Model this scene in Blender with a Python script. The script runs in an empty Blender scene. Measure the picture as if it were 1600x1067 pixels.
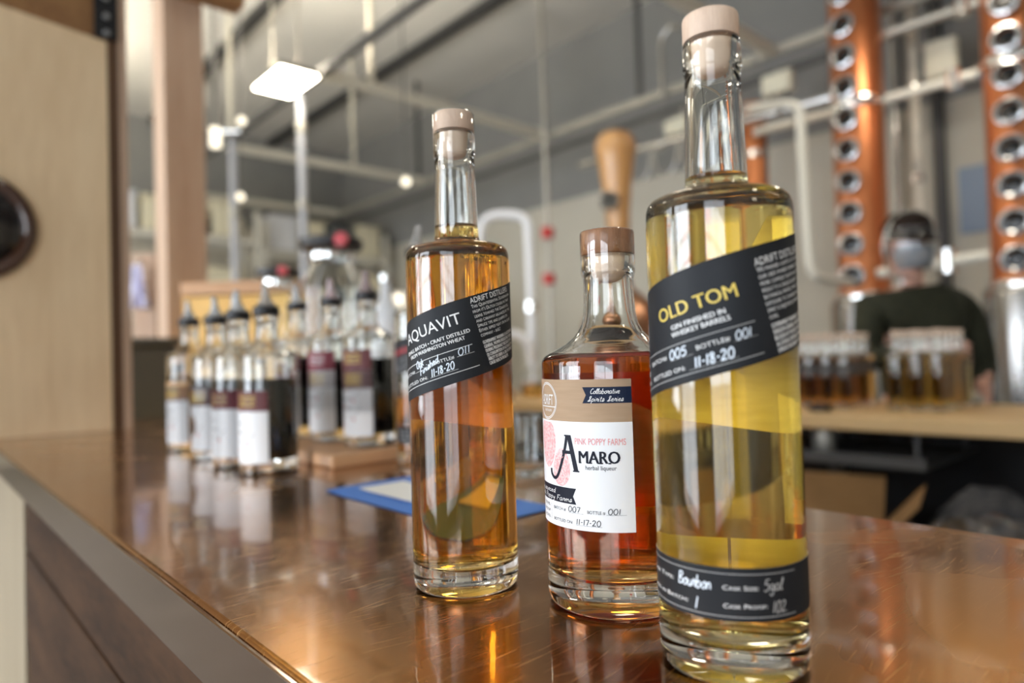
import bpy, bmesh, math, random
from mathutils import Vector, Matrix
random.seed(7)
PI = math.pi
SC = bpy.context.scene
COL = SC.collection
TOP = 1.07                      # height of the bar top

# ------------------------------------------------------------------ camera
def set_camera():
    a, p, ro = math.radians(41.8), math.radians(1.35), math.radians(1.75)
    fw0 = Vector((math.sin(a), math.cos(a), 0)); rt0 = Vector((math.cos(a), -math.sin(a), 0)); up0 = Vector((0, 0, 1))
    fw = fw0*math.cos(p) + up0*math.sin(p); u1 = up0*math.cos(p) - fw0*math.sin(p)
    rt = rt0*math.cos(ro) - u1*math.sin(ro); up = u1*math.cos(ro) + rt0*math.sin(ro)
    cd = bpy.data.cameras.new('camera'); cam = bpy.data.objects.new('camera', cd); COL.objects.link(cam)
    m = Matrix.Identity(4)
    for i in range(3):
        m[i][0], m[i][1], m[i][2] = rt[i], up[i], -fw[i]
    m[2][3] = TOP + .152
    cam.matrix_world = m
    cd.sensor_fit = 'HORIZONTAL'; cd.sensor_width = 36; cd.lens = 24.0075
    cd.clip_start = .01; cd.clip_end = 60
    cd.dof.use_dof = True; cd.dof.focus_distance = .405; cd.dof.aperture_fstop = 3.4
    cd.dof.aperture_blades = 0
    SC.camera = cam
set_camera()

# ------------------------------------------------------------------ world, lights, exposure
SC.view_settings.view_transform = 'Standard'
SC.view_settings.look = 'None'
SC.view_settings.gamma = 1
SC.view_settings.use_curve_mapping = False
SC.view_settings.exposure = 0.1
SC.cycles.max_bounces = 20; SC.cycles.transmission_bounces = 18; SC.cycles.glossy_bounces = 8
SC.cycles.diffuse_bounces = 5; SC.cycles.transparent_max_bounces = 24
SC.cycles.caustics_refractive = True; SC.cycles.caustics_reflective = True
SC.cycles.blur_glossy = 0.04; SC.cycles.sample_clamp_indirect = 8
SC.cycles.use_denoising = True
w = bpy.data.worlds.new('world'); SC.world = w; w.use_nodes = True
bg = w.node_tree.nodes['Background']; bg.inputs[0].default_value = (.75, .86, 1, 1); bg.inputs[1].default_value = 1.0

def area(name, loc, rot, sx, sy, power, color):
    l = bpy.data.lights.new(name, 'AREA'); l.shape = 'RECTANGLE'; l.size = sx; l.size_y = sy
    l.energy = power; l.color = color
    o = bpy.data.objects.new(name, l); COL.objects.link(o); o.location = loc; o.rotation_euler = rot
    return o
# daylight in the storefront panes on the customers' side of the bar (wall_front, behind the camera)
DAY = (.86, .93, 1.0)
PANES = [(-3.30, -.55), (1.15, 3.20)]       # y ranges of the panes
for (y0, y1) in PANES:
    L_ = (18 if y0 < 0 else 36)*(y1-y0)                      # watts per metre of height: sky above, darker street below
    area('window_daylight', (-3.56, (y0+y1)/2, 2.01), (0, -PI/2, 0), 1.92, y1-y0, L_*1.92, DAY)
    area('window_daylight', (-3.56, (y0+y1)/2, .585), (0, -PI/2, 0), .93, y1-y0, L_*.93*.28, (.93, .96, 1.0))
# far window bay of the same wall, further along the room
area('window_daylight', (-3.56, 5.2, 1.9), (0, -PI/2, 0), 2.4, 3.0, 180, DAY)
WARM = (1, .88, .70)
LEDS = [(2.42, 5.46), (2.42, 2.2), (4.4, 1.1), (-.6, 7.0), (-.9, 3.6), (1.0, -1.8), (-.8, 9.8), (.75, 9.0)]  # first panel hangs in view; the rest are added out of view for light

# ------------------------------------------------------------------ node materials
MATS = {}
def new_mat(name):
    m = bpy.data.materials.new(name); m.use_nodes = True
    m.node_tree.nodes.clear()
    MATS[name] = m
    return m, m.node_tree.nodes, m.node_tree.links
def c4(c): return (c[0], c[1], c[2], 1)
def pbr(name, col, rough=.5, metal=0, col2=None, nscale=6, stretch=(1, 1, 1), bump=0, bscale=60, coat=0, spec=.5,
        detail=4, trans=0, ior=1.45, rvar=0, sheen=0, sharp=(.3, .7)):
    m, N, L = new_mat(name)
    out = N.new('ShaderNodeOutputMaterial'); b = N.new('ShaderNodeBsdfPrincipled')
    L.new(b.outputs[0], out.inputs[0])
    b.inputs['Base Color'].default_value = c4(col); b.inputs['Roughness'].default_value = rough
    b.inputs['Metallic'].default_value = metal; b.inputs['IOR'].default_value = ior
    b.inputs['Coat Weight'].default_value = coat; b.inputs['Specular IOR Level'].default_value = spec
    b.inputs['Transmission Weight'].default_value = trans
    tc = N.new('ShaderNodeTexCoord'); mp = N.new('ShaderNodeMapping'); mp.inputs['Scale'].default_value = stretch
    L.new(tc.outputs['Object'], mp.inputs[0])
    if col2 is not None or rvar:
        n = N.new('ShaderNodeTexNoise'); n.inputs['Scale'].default_value = nscale; n.inputs['Detail'].default_value = detail
        L.new(mp.outputs[0], n.inputs[0])
        r = N.new('ShaderNodeValToRGB'); r.color_ramp.elements[0].position = sharp[0]; r.color_ramp.elements[1].position = sharp[1]
        r.color_ramp.elements[0].color = c4(col); r.color_ramp.elements[1].color = c4(col2 or col)
        L.new(n.outputs[0], r.inputs[0])
        if col2 is not None: L.new(r.outputs[0], b.inputs['Base Color'])
        if rvar:
            mr = N.new('ShaderNodeMapRange'); mr.inputs[3].default_value = max(0, rough-rvar); mr.inputs[4].default_value = rough+rvar
            L.new(n.outputs[0], mr.inputs[0]); L.new(mr.outputs[0], b.inputs['Roughness'])
    if bump:
        n2 = N.new('ShaderNodeTexNoise'); n2.inputs['Scale'].default_value = bscale; n2.inputs['Detail'].default_value = 5
        L.new(mp.outputs[0], n2.inputs[0])
        bp = N.new('ShaderNodeBump'); bp.inputs['Strength'].default_value = bump; bp.inputs['Distance'].default_value = .002
        L.new(n2.outputs[0], bp.inputs['Height']); L.new(bp.outputs[0], b.inputs['Normal'])
    return m
def wood(name, c1, c2, stretch, rough=.55, nscale=3, bump=.15, coat=0, spec=.5):
    """long grain: noise squeezed across the fibre and drawn out along it, with darker cathedral bands"""
    m, N, L = new_mat(name)
    out = N.new('ShaderNodeOutputMaterial'); b = N.new('ShaderNodeBsdfPrincipled'); L.new(b.outputs[0], out.inputs[0])
    b.inputs['Roughness'].default_value = rough; b.inputs['Coat Weight'].default_value = coat; b.inputs['Specular IOR Level'].default_value = spec
    tc = N.new('ShaderNodeTexCoord'); mp = N.new('ShaderNodeMapping'); mp.inputs['Scale'].default_value = stretch
    L.new(tc.outputs['Object'], mp.inputs[0])
    n1 = N.new('ShaderNodeTexNoise'); n1.inputs['Scale'].default_value = nscale; n1.inputs['Detail'].default_value = 3
    n1.inputs['Distortion'].default_value = .6
    L.new(mp.outputs[0], n1.inputs[0])
    n2 = N.new('ShaderNodeTexNoise'); n2.inputs['Scale'].default_value = nscale*9; n2.inputs['Detail'].default_value = 6
    L.new(mp.outputs[0], n2.inputs[0])
    mx = N.new('ShaderNodeMix'); mx.data_type = 'FLOAT'; mx.inputs[0].default_value = .35
    L.new(n1.outputs[0], mx.inputs[2]); L.new(n2.outputs[0], mx.inputs[3])
    r = N.new('ShaderNodeValToRGB'); r.color_ramp.elements[0].position = .32; r.color_ramp.elements[1].position = .66
    r.color_ramp.elements[0].color = c4(c1); r.color_ramp.elements[1].color = c4(c2)
    L.new(mx.outputs[0], r.inputs[0]); L.new(r.outputs[0], b.inputs['Base Color'])
    bp = N.new('ShaderNodeBump'); bp.inputs['Strength'].default_value = bump; bp.inputs['Distance'].default_value = .0015
    L.new(n2.outputs[0], bp.inputs['Height']); L.new(bp.outputs[0], b.inputs['Normal'])
    return m
def emit(name, col, s):
    m, N, L = new_mat(name)
    out = N.new('ShaderNodeOutputMaterial'); e = N.new('ShaderNodeEmission'); L.new(e.outputs[0], out.inputs[0])
    e.inputs[0].default_value = c4(col); e.inputs[1].default_value = s
    return m
def glass(name, col=(1, 1, 1), ior=1.5, rough=0, sigma=None, bump=0):
    """refracting glass or liquid; sigma = absorption per metre for r, g, b"""
    m, N, L = new_mat(name)
    out = N.new('ShaderNodeOutputMaterial'); g = N.new('ShaderNodeBsdfGlass'); L.new(g.outputs[0], out.inputs[0])
    g.inputs['Color'].default_value = c4(col); g.inputs['IOR'].default_value = ior; g.inputs['Roughness'].default_value = rough
    if sigma:
        d = max(sigma); v = N.new('ShaderNodeVolumeAbsorption')
        v.inputs['Color'].default_value = (1-sigma[0]/d, 1-sigma[1]/d, 1-sigma[2]/d, 1); v.inputs['Density'].default_value = d
        L.new(v.outputs[0], out.inputs[1])
    if bump:
        tc = N.new('ShaderNodeTexCoord'); n = N.new('ShaderNodeTexNoise'); n.inputs['Scale'].default_value = 45; n.inputs['Detail'].default_value = 1
        L.new(tc.outputs['Object'], n.inputs[0])
        bp = N.new('ShaderNodeBump'); bp.inputs['Strength'].default_value = bump; bp.inputs['Distance'].default_value = .001
        L.new(n.outputs[0], bp.inputs['Height']); L.new(bp.outputs[0], g.inputs['Normal'])
    return m
def film(name, col, opacity, rough=.1, gloss=False):
    """thin clear plastic: mostly see-through, with a glossy skin and a little haze"""
    m, N, L = new_mat(name)
    out = N.new('ShaderNodeOutputMaterial'); t = N.new('ShaderNodeBsdfTransparent'); b = N.new('ShaderNodeBsdfGlossy' if gloss else 'ShaderNodeBsdfPrincipled')
    b.inputs['Color' if gloss else 'Base Color'].default_value = c4(col); b.inputs['Roughness'].default_value = rough
    lw = N.new('ShaderNodeLayerWeight'); lw.inputs[0].default_value = .5
    pw = N.new('ShaderNodeMath'); pw.operation = 'POWER'; pw.inputs[1].default_value = 4; L.new(lw.outputs['Facing'], pw.inputs[0])
    fr = N.new('ShaderNodeMath'); fr.operation = 'MULTIPLY_ADD'; fr.inputs[1].default_value = .7; fr.inputs[2].default_value = .05; L.new(pw.outputs[0], fr.inputs[0])
    ad = N.new('ShaderNodeMath'); ad.operation = 'ADD'; ad.use_clamp = True; ad.inputs[1].default_value = opacity
    L.new(fr.outputs[0], ad.inputs[0])
    mx = N.new('ShaderNodeMixShader'); L.new(ad.outputs[0], mx.inputs[0]); L.new(t.outputs[0], mx.inputs[1]); L.new(b.outputs[0], mx.inputs[2])
    L.new(mx.outputs[0], out.inputs[0])
    return m
def copper_top(name):
    """worn copper sheet under clear lacquer: broad tarnish, swirled hairline scratches, slightly wavy gloss"""
    m, N, L = new_mat(name)
    out = N.new('ShaderNodeOutputMaterial'); b = N.new('ShaderNodeBsdfPrincipled'); L.new(b.outputs[0], out.inputs[0])
    b.inputs['Metallic'].default_value = 1.0
    b.inputs['Coat Weight'].default_value = .75; b.inputs['Coat Roughness'].default_value = .035; b.inputs['Coat IOR'].default_value = 1.38
    tc = N.new('ShaderNodeTexCoord')
    def noise(scale, detail, dist=0, src=None):
        n_ = N.new('ShaderNodeTexNoise'); n_.inputs['Scale'].default_value = scale; n_.inputs['Detail'].default_value = detail; n_.inputs['Distortion'].default_value = dist
        L.new(src or tc.outputs['Object'], n_.inputs[0]); return n_
    def rng(src, a, b_, lo, hi):
        q = N.new('ShaderNodeMapRange'); q.inputs[1].default_value = a; q.inputs[2].default_value = b_; q.inputs[3].default_value = lo; q.inputs[4].default_value = hi
        L.new(src, q.inputs[0]); return q
    n = noise(5, 6, .8)
    r = N.new('ShaderNodeValToRGB'); r.color_ramp.elements[0].position = .3; r.color_ramp.elements[1].position = .72
    r.color_ramp.elements[0].color = (.27, .108, .019, 1); r.color_ramp.elements[1].color = (.48, .225, .052, 1)
    L.new(n.outputs[0], r.inputs[0])
    # scratches: hair-thin streaks whose direction wanders from place to place
    tot = None
    for k, (ang, sc, th) in enumerate(((.30, 46, .735), (-.45, 52, .74), (1.10, 42, .735), (1.75, 48, .74), (2.50, 40, .735), (-1.0, 58, .745))):
        wob = noise(3.2, 0); wob.inputs['Scale'].default_value = 3.2+k*.4
        wv = N.new('ShaderNodeVectorMath'); wv.operation = 'MULTIPLY_ADD'; wv.inputs[1].default_value = (.11, .11, 0)
        L.new(wob.outputs['Color'], wv.inputs[0]); L.new(tc.outputs['Object'], wv.inputs[2])
        mp = N.new('ShaderNodeMapping'); mp.inputs['Rotation'].default_value = (0, 0, ang); mp.inputs['Scale'].default_value = (.40, 30, 1)
        mp.inputs['Location'].default_value = (k*3.1, k*1.7, 0)
        L.new(wv.outputs[0], mp.inputs[0])
        s = noise(sc, 1, 0, mp.outputs[0])
        q = rng(s.outputs[0], th, th+.03, 0, 1)
        if tot is None: tot = q
        else:
            ad = N.new('ShaderNodeMath'); ad.operation = 'MAXIMUM'; L.new(tot.outputs[0], ad.inputs[0]); L.new(q.outputs[0], ad.inputs[1]); tot = ad
    pm = rng(noise(7, 2).outputs[0], .38, .60, .15, 1)
    ml = N.new('ShaderNodeMath'); ml.operation = 'MULTIPLY'; L.new(tot.outputs[0], ml.inputs[0]); L.new(pm.outputs[0], ml.inputs[1])
    mc = N.new('ShaderNodeMix'); mc.data_type = 'RGBA'; L.new(ml.outputs[0], mc.inputs[0]); L.new(r.outputs[0], mc.inputs[6])
    mc.inputs[7].default_value = (.80, .50, .22, 1); L.new(mc.outputs[2], b.inputs['Base Color'])
    rr = rng(n.outputs[0], .3, .7, .20, .30)
    ra = N.new('ShaderNodeMath'); ra.operation = 'MULTIPLY_ADD'; ra.inputs[1].default_value = .30
    L.new(ml.outputs[0], ra.inputs[0]); L.new(rr.outputs[0], ra.inputs[2]); L.new(ra.outputs[0], b.inputs['Roughness'])
    bp = N.new('ShaderNodeBump'); bp.inputs['Strength'].default_value = .12; bp.inputs['Distance'].default_value = .0003
    L.new(ml.outputs[0], bp.inputs['Height']); L.new(bp.outputs[0], b.inputs['Normal'])
    wave = noise(13, 2, .4)
    bw = N.new('ShaderNodeBump'); bw.inputs['Strength'].default_value = .12; bw.inputs['Distance'].default_value = .002
    L.new(wave.outputs[0], bw.inputs['Height']); L.new(bw.outputs[0], b.inputs['Coat Normal'])
    return m

copper_top('copper_top')
pbr('copper_edge', (.33, .235, .175), .12, 1, (.37, .265, .20), 3)
wood('bar_plank', (.022, .0095, .004), (.085, .040, .018), (3, .6, 3), .6, 5, .35, spec=.12)
wood('plywood', (.68, .48, .28), (.83, .63, .40), (5, 5, .8), .55, 1.3, .1)
wood('pale_ply', (.27, .21, .13), (.35, .28, .185), (4, 4, .7), .6, 1.5, .1)
wood('dark_post', (.060, .026, .010), (.13, .060, .024), (8, 8, .6), .5, 3)
wood('fir', (.42, .275, .185), (.54, .385, .28), (7, 7, .5), .6, 2.4)
wood('fir_beam', (.22, .10, .035), (.34, .17, .06), (7, .6, 7), .55, 2.4)
wood('cork_pale', (.60, .43, .32), (.74, .56, .43), (60, 60, 9), .55, 3)
wood('cork_dark', (.20, .085, .035), (.38, .18, .085), (70, 70, 14), .4, 3, coat=.3)
wood('bench_top', (.50, .32, .14), (.62, .43, .21), (6, .6, 6), .5, 2)
wood('board', (.48, .26, .13), (.62, .37, .20), (.8, 8, 8), .5, 4)
wood('crate_ply', (.70, .40, .09), (.85, .55, .17), (3, 3, 1), .5, 1.5)
wood('golden_ply', (.62, .36, .08), (.78, .50, .15), (3, 3, 1), .5, 1.5)
wood('tan_wood', (.42, .20, .065), (.58, .32, .12), (7, 7, .7), .35, 2, coat=.4)
pbr('wall_upper', (.24, .24, .235), .8, 0, (.27, .27, .26), 2)
pbr('wall_lower', (.55, .52, .44), .7, 0, (.60, .57, .49), 2)
pbr('ceiling', (.60, .59, .56), .85, 0, (.66, .645, .61), 1.2)
pbr('floor', (.16, .155, .15), .45, 0, (.22, .21, .20), 3, rvar=.12)
pbr('beam_dark', (.055, .055, .055), .5, .3)
pbr('strut', (.42, .41, .37), .42, .75, (.55, .53, .47), 4)
pbr('strut_dark', (.10, .10, .10), .5, .5)
pbr('steel', (.58, .57, .55), .22, 1, (.68, .67, .65), 5, rvar=.06)
pbr('steel_bright', (.80, .80, .79), .14, 1)
pbr('pipe_paint', (.72, .69, .60), .4, .1)
pbr('hose_white', (.80, .81, .84), .35)
pbr('copper_still', (.56, .19, .075), .34, .85, (.64, .245, .105), 3, rvar=.07)
pbr('copper_pot', (.42, .20, .11), .3, .9, (.50, .27, .16), 3)
pbr('black_glass', (.004, .004, .005), .06)
pbr('black_plastic', (.012, .012, .014), .38)
pbr('bag_cloth', (.020, .021, .026), .6, 0, (.03, .031, .038), 12)
pbr('black_metal', (.012, .013, .016), .45, .4)
pbr('bolt', (.40, .40, .42), .3, 1)
pbr('box_cream', (.74, .70, .55), .5)
pbr('red_paint', (.52, .035, .03), .4)
pbr('red_soft', (.70, .10, .12), .35)
pbr('cardboard', (.20, .11, .04), .8, 0, (.25, .14, .055), 6)
pbr('blue_paper', (.055, .19, .60), .6, 0, (.07, .22, .66), 20)
pbr('white_paper', (.86, .86, .84), .6)
pbr('label_black', (.012, .0135, .017), .55, 0, (.017, .019, .023), 30, spec=.3)
pbr('paper_back', (.80, .79, .75), .7, 0, (.68, .66, .60), 90, (1, 1, 3))
pbr('ink_white', (.86, .86, .86), .55)
pbr('ink_grey', (.45, .45, .45), .55)
pbr('ink_chalk', (.80, .88, .98), .55)
pbr('ink_gold', (.80, .60, .12), .45)
pbr('ink_black', (.012, .014, .025), .5, spec=.2)
pbr('ink_navy', (.010, .018, .045), .5, spec=.2)
pbr('ink_pink', (.78, .28, .28), .55)
pbr('ink_red', (.55, .05, .06), .5)
pbr('poppy_pink', (.78, .36, .37), .6, 0, (.84, .63, .62), 700, sharp=(.40, .60))
pbr('label_white', (.83, .84, .86), .5)
pbr('kraft', (.40, .27, .165), .7, 0, (.44, .30, .19), 60, (1, 1, 8))
pbr('maroon', (.20, .022, .04), .5)
pbr('plum', (.13, .032, .035), .5)
pbr('grey_label', (.075, .072, .072), .5)
pbr('tan_label', (.62, .38, .18), .5)
pbr('plug', (.70, .53, .40), .5)
pbr('spout_clear', (.80, .80, .80), .25, trans=.85)
pbr('spout_pink', (.76, .55, .57), .25, trans=.75)
pbr('disc_brown', (.045, .016, .008), .12, 0, (.075, .028, .014), 5, coat=.8)
pbr('disc_glass', (.012, .007, .006), .05, 0, coat=1)
pbr('sweater', (.011, .012, .004), .85, 0, (.020, .021, .008), 40, bump=.4, bscale=200)
pbr('jeans', (.008, .012, .03), .8, 0, (.012, .02, .05), 30)
pbr('skin', (.62, .36, .28), .5)
pbr('cap_cloth', (.016, .010, .008), .85, 0, (.024, .016, .012), 40, spec=.1)
pbr('mask_cloth', (.22, .24, .27), .8)
pbr('hair', (.06, .035, .02), .6)
pbr('shoe', (.02, .018, .016), .6)
pbr('tote_cream', (.74, .68, .50), .6)
pbr('tote_grey', (.10, .11, .11), .5)
pbr('sign_blue', (.26, .33, .44), .6)
pbr('sight_steel', (.55, .55, .56), .2, 1)
pbr('orange_beam', (.55, .26, .06), .5)
pbr('cloth_lilac', (.62, .62, .82), .8)
emit('led', (1, .90, .73), 24)
emit('added_up_glow', (1, .89, .70), 190)  # strong glow added on top of the panels to brighten the ceiling
emit('glow_spot', (1, .90, .70), 2.2)  # glow of the tube lamp and of the globes standing for glints
pbr('pot_steel', (.36, .355, .35), .2, 1, (.44, .43, .42), 3)
pbr('conduit', (.40, .41, .44), .35)
pbr('strut_pale', (.66, .63, .53), .45)
glass('bottle_glass', (.985, .99, .985), 1.5, 0)
glass('clear_glass', (.97, .98, .98), 1.45, 0)
glass('aquavit', (1, 1, 1), 1.36, 0, (2.8, 15, 58))
glass('old_tom', (1, 1, 1), 1.36, 0, (.8, 5.0, 26))
glass('amaro', (1, 1, 1), 1.36, 0, (4.0, 25, 75))
glass('amber', (1, 1, 1), 1.36, 0, (1.0, 8, 32))
glass('red_amber', (1, 1, 1), 1.36, 0, (.9, 13, 42))
glass('coffee_black', (1, 1, 1), 1.36, 0, (120, 150, 160))
film('shrink_film', (.9, .9, .9), .0, .08, True)
film('wrap_film', (.85, .85, .87), .10, .06, True)
film('shield_film', (.85, .88, .92), .0, .12, True)
film('jar_film', (.9, .92, .95), .12, .06)

# ------------------------------------------------------------------ mesh helper
class MB:
    def __init__(s): s.v = []; s.f = []; s.m = []
    def quad(s, a, b, c, d, mi=0):
        n = len(s.v); s.v += [tuple(a), tuple(b), tuple(c), tuple(d)]; s.f.append((n, n+1, n+2, n+3)); s.m.append(mi)
    def box(s, x0, x1, y0, y1, z0, z1, mi=0):
        n = len(s.v)
        s.v += [(x, y, z) for x in (x0, x1) for y in (y0, y1) for z in (z0, z1)]
        for q in ((0, 1, 3, 2), (4, 6, 7, 5), (0, 4, 5, 1), (2, 3, 7, 6), (0, 2, 6, 4), (1, 5, 7, 3)):
            s.f.append(tuple(n+i for i in q)); s.m.append(mi)
        return s
    def lathe(s, prof, seg=48, mi=0, M=None, a0=0, a1=2*PI):
        """prof = [(r, z)], drawn counter-clockwise when seen from +x: outside runs upward"""
        full = abs(a1-a0-2*PI) < 1e-6
        rows = []
        for (r, z) in prof:
            if r < 1e-9:
                s.v.append((0, 0, z)); rows.append([len(s.v)-1])
            else:
                row = []
                for i in range(seg if full else seg+1):
                    t = a0+(a1-a0)*i/seg
                    s.v.append((r*math.cos(t), r*math.sin(t), z)); row.append(len(s.v)-1)
                rows.append(row)
        base = rows[0][0]
        for A, B in zip(rows[:-1], rows[1:]):
            n = seg
            for i in range(n):
                j = (i+1) % len(A) if full else i+1
                k = (i+1) % len(B) if full else i+1
                if len(A) == 1 and len(B) == 1: continue
                if len(A) == 1: s.f.append((A[0], B[k], B[i]))
                elif len(B) == 1: s.f.append((A[i], A[j], B[0]))
                else: s.f.append((A[i], A[j], B[k], B[i]))
                s.m.append(mi)
        if M is not None:
            for i in range(base, len(s.v)): s.v[i] = tuple(M @ Vector(s.v[i]))
        return s
    def cyl(s, p, q, r0, r1=None, seg=20, mi=0, cap=True):
        p, q = Vector(p), Vector(q); r1 = r0 if r1 is None else r1
        d = q-p; M = Matrix.Translation(p) @ d.to_track_quat('Z', 'Y').to_matrix().to_4x4()
        h = d.length
        pr = ([(0, 0)] if cap else [])+[(r0, 0), (r1, h)]+([(0, h)] if cap else [])
        return s.lathe(pr, seg, mi, M)
    def tube(s, pts, r, seg=14, mi=0, smooth=8):
        P = [Vector(p) for p in pts]
        if smooth and len(P) > 2:
            Q = []
            for i in range(len(P)-1):
                a = P[i-1] if i else P[0]; b, c = P[i], P[i+1]; d = P[i+2] if i+2 < len(P) else P[-1]
                for k in range(smooth):
                    t = k/smooth
                    Q.append(.5*((2*b)+(c-a)*t+(2*a-5*b+4*c-d)*t*t+(3*b-a-3*c+d)*t**3))
            Q.append(P[-1]); P = Q
        n0 = len(s.v); up = Vector((.13, .21, .97))
        for i, p in enumerate(P):
            t = (P[min(i+1, len(P)-1)]-P[max(i-1, 0)]).normalized()
            x = t.cross(up); x = x.normalized() if x.length > 1e-4 else t.orthogonal().normalized()
            y = t.cross(x)
            for k in range(seg):
                a = 2*PI*k/seg; s.v.append(tuple(p+r*(math.cos(a)*x+math.sin(a)*y)))
        for i in range(len(P)-1):
            for k in range(seg):
                a = n0+i*seg+k; b = n0+i*seg+(k+1) % seg
                s.f.append((a, b, b+seg, a+seg)); s.m.append(mi)
        s.f.append(tuple(n0+k for k in range(seg))[::-1]); s.m.append(mi)
        s.f.append(tuple(n0+(len(P)-1)*seg+k for k in range(seg))); s.m.append(mi)
        return s
    def poly(s, pts, mi=0):
        n = len(s.v); s.v += [tuple(p) for p in pts]; s.f.append(tuple(range(n, n+len(pts)))); s.m.append(mi)
    def mesh(s, name, mats, smooth=True, angle=40, recalc=False):
        me = bpy.data.meshes.new(name); me.from_pydata(s.v, [], s.f)
        for m in (mats if isinstance(mats, (list, tuple)) else [mats]): me.materials.append(MATS[m])
        me.polygons.foreach_set('material_index', s.m)
        if recalc:
            bm = bmesh.new(); bm.from_mesh(me); bmesh.ops.recalc_face_normals(bm, faces=bm.faces); bm.to_mesh(me); bm.free()
        if smooth:
            me.polygons.foreach_set('use_smooth', [True]*len(me.polygons)); me.set_sharp_from_angle(angle=math.radians(angle))
        me.update()
        return me
    def build(s, name, mats, parent=None, smooth=True, angle=40, bevel=0, recalc=False, loc=None, rotz=None):
        o = bpy.data.objects.new(name, s.mesh(name, mats, smooth, angle, recalc)); COL.objects.link(o)
        if parent is not None: o.parent = parent
        if loc: o.location = loc
        if rotz is not None: o.rotation_euler = (0, 0, rotz)
        if bevel:
            b = o.modifiers.new('bevel', 'BEVEL'); b.width = bevel; b.segments = 2; b.limit_method = 'ANGLE'
        return o
def tag(o, label=None, cat=None, group=None, kind=None):
    if label: o['label'] = label
    if cat: o['category'] = cat
    if group: o['group'] = group
    if kind: o['kind'] = kind
    return o
def thing(name, label, cat, loc=(0, 0, 0), rotz=0, group=None):
    o = bpy.data.objects.new(name, None); COL.objects.link(o); o.location = loc; o.rotation_euler = (0, 0, rotz)
    o.empty_display_size = .05
    return tag(o, label, cat, group)
def struct(name, mb, mats, parent=None, **k):
    o = mb.build(name, mats, parent, **k)
    if parent is None: o['kind'] = 'structure'
    return o
def copy_tree(o, parent=None):
    c = o.copy(); COL.objects.link(c); c.parent = parent
    for ch in o.children: copy_tree(ch, c)
    return c
def box(*a): return MB().box(*a)

# ------------------------------------------------------------------ the room
X0, X1, Y0, Y1, ZC = -3.5, 6.0, -4.0, 11.2, 5.0
struct('floor', box(X0, X1, Y0, Y1, -.06, 0), 'floor', smooth=False)
ceil = struct('ceiling', box(X0, X1, Y0, Y1, ZC, ZC+.1), 'ceiling', smooth=False)
for x in (-2.6, -.8, 1.0, 2.85, 4.65):
    box(x-.055, x+.055, Y0+.01, Y1-.01, ZC-.09, ZC-.001).build('ceiling_joist', 'beam_dark', ceil, smooth=False)
def two_tone(name, x0, x1, y0, y1):
    o = struct(name, box(x0, x1, y0, y1, 0, 3.1), 'wall_lower', smooth=False)
    box(x0, x1, y0, y1, 3.1, ZC).build('upper_cladding', 'wall_upper', o, smooth=False)
    return o
two_tone('wall_back', X1, X1+.12, Y0, Y1)
two_tone('wall_left', X0, X1, Y1, Y1+.12)
two_tone('wall_right', X0, X1, Y0-.12, Y0)
wf = MB()
zs0, zs1 = .12, 2.97
edges = [Y0] + [e for p in PANES for e in p] + [3.70, 6.70] + [Y1]
for i in range(0, len(edges), 2): wf.box(X0-.12, X0, edges[i], edges[i+1], 0, ZC)
for (a, b) in list(PANES)+[(3.70, 6.70)]:
    wf.box(X0-.12, X0, a, b, 0, zs0 if a < 3 else .7); wf.box(X0-.12, X0, a, b, zs1 if a < 3 else 3.1, ZC)
struct('wall_front', wf, 'wall_lower', smooth=False)
for i, (a, b) in enumerate(list(PANES)+[(3.70, 6.70)]):
    z0, z1 = (zs0, zs1) if a < 3 else (.7, 3.1)
    m = MB()
    m.box(X0-.03, X0+.02, a, a+.05, z0, z1); m.box(X0-.03, X0+.02, b-.05, b, z0, z1)
    m.box(X0-.03, X0+.02, a+.05, b-.05, z0, z0+.05); m.box(X0-.03, X0+.02, a+.05, b-.05, z1-.05, z1)
    wobj = struct('window_%d' % (i+1), m, 'fir', smooth=False)
    n = 2 if a < 3 else 4
    for k in range(1, n):
        y = a+(b-a)*k/n
        box(X0-.025, X0+.015, y-.018, y+.018, z0+.05, z1-.05).build('mullion', 'fir', wobj, smooth=False)
    box(X0-.025, X0+.015, a+.05, b-.05, 2.2, 2.236).build('transom', 'fir', wobj, smooth=False)

# ------------------------------------------------------------------ the bar
bar = thing('bar_counter', 'long bar counter with scratched copper top and dark plank front', 'bar counter', (0, 0, 0))
box(.142, .646, -1.3, 2.32, TOP-.04, TOP).build('copper_top', 'copper_top', bar, bevel=.0035)
box(.1385, .1415, -1.3, 1.97, TOP-.0455, TOP-.0015).build('edge_band', 'copper_edge', bar, bevel=.0008)
box(.20, .60, -1.25, 2.28, .06, TOP-.041).build('carcass', 'dark_post', bar, smooth=False)
zt = TOP-.047
for k in range(7):
    z1 = zt-.0004 if k == 0 else .934-.159*(k-1)-.004
    z0 = .934-.159*k if k < 6 else .02
    j = random.uniform(-.0015, .0015)
    box(.150+j, .20, -1.25, 1.372, max(.02, z0), z1).build('plank', 'bar_plank', bar, bevel=.002)
box(.147, .20, 1.376, 1.945, .02, TOP-.047).build('end_panel', 'pale_ply', bar, smooth=False)

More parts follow.
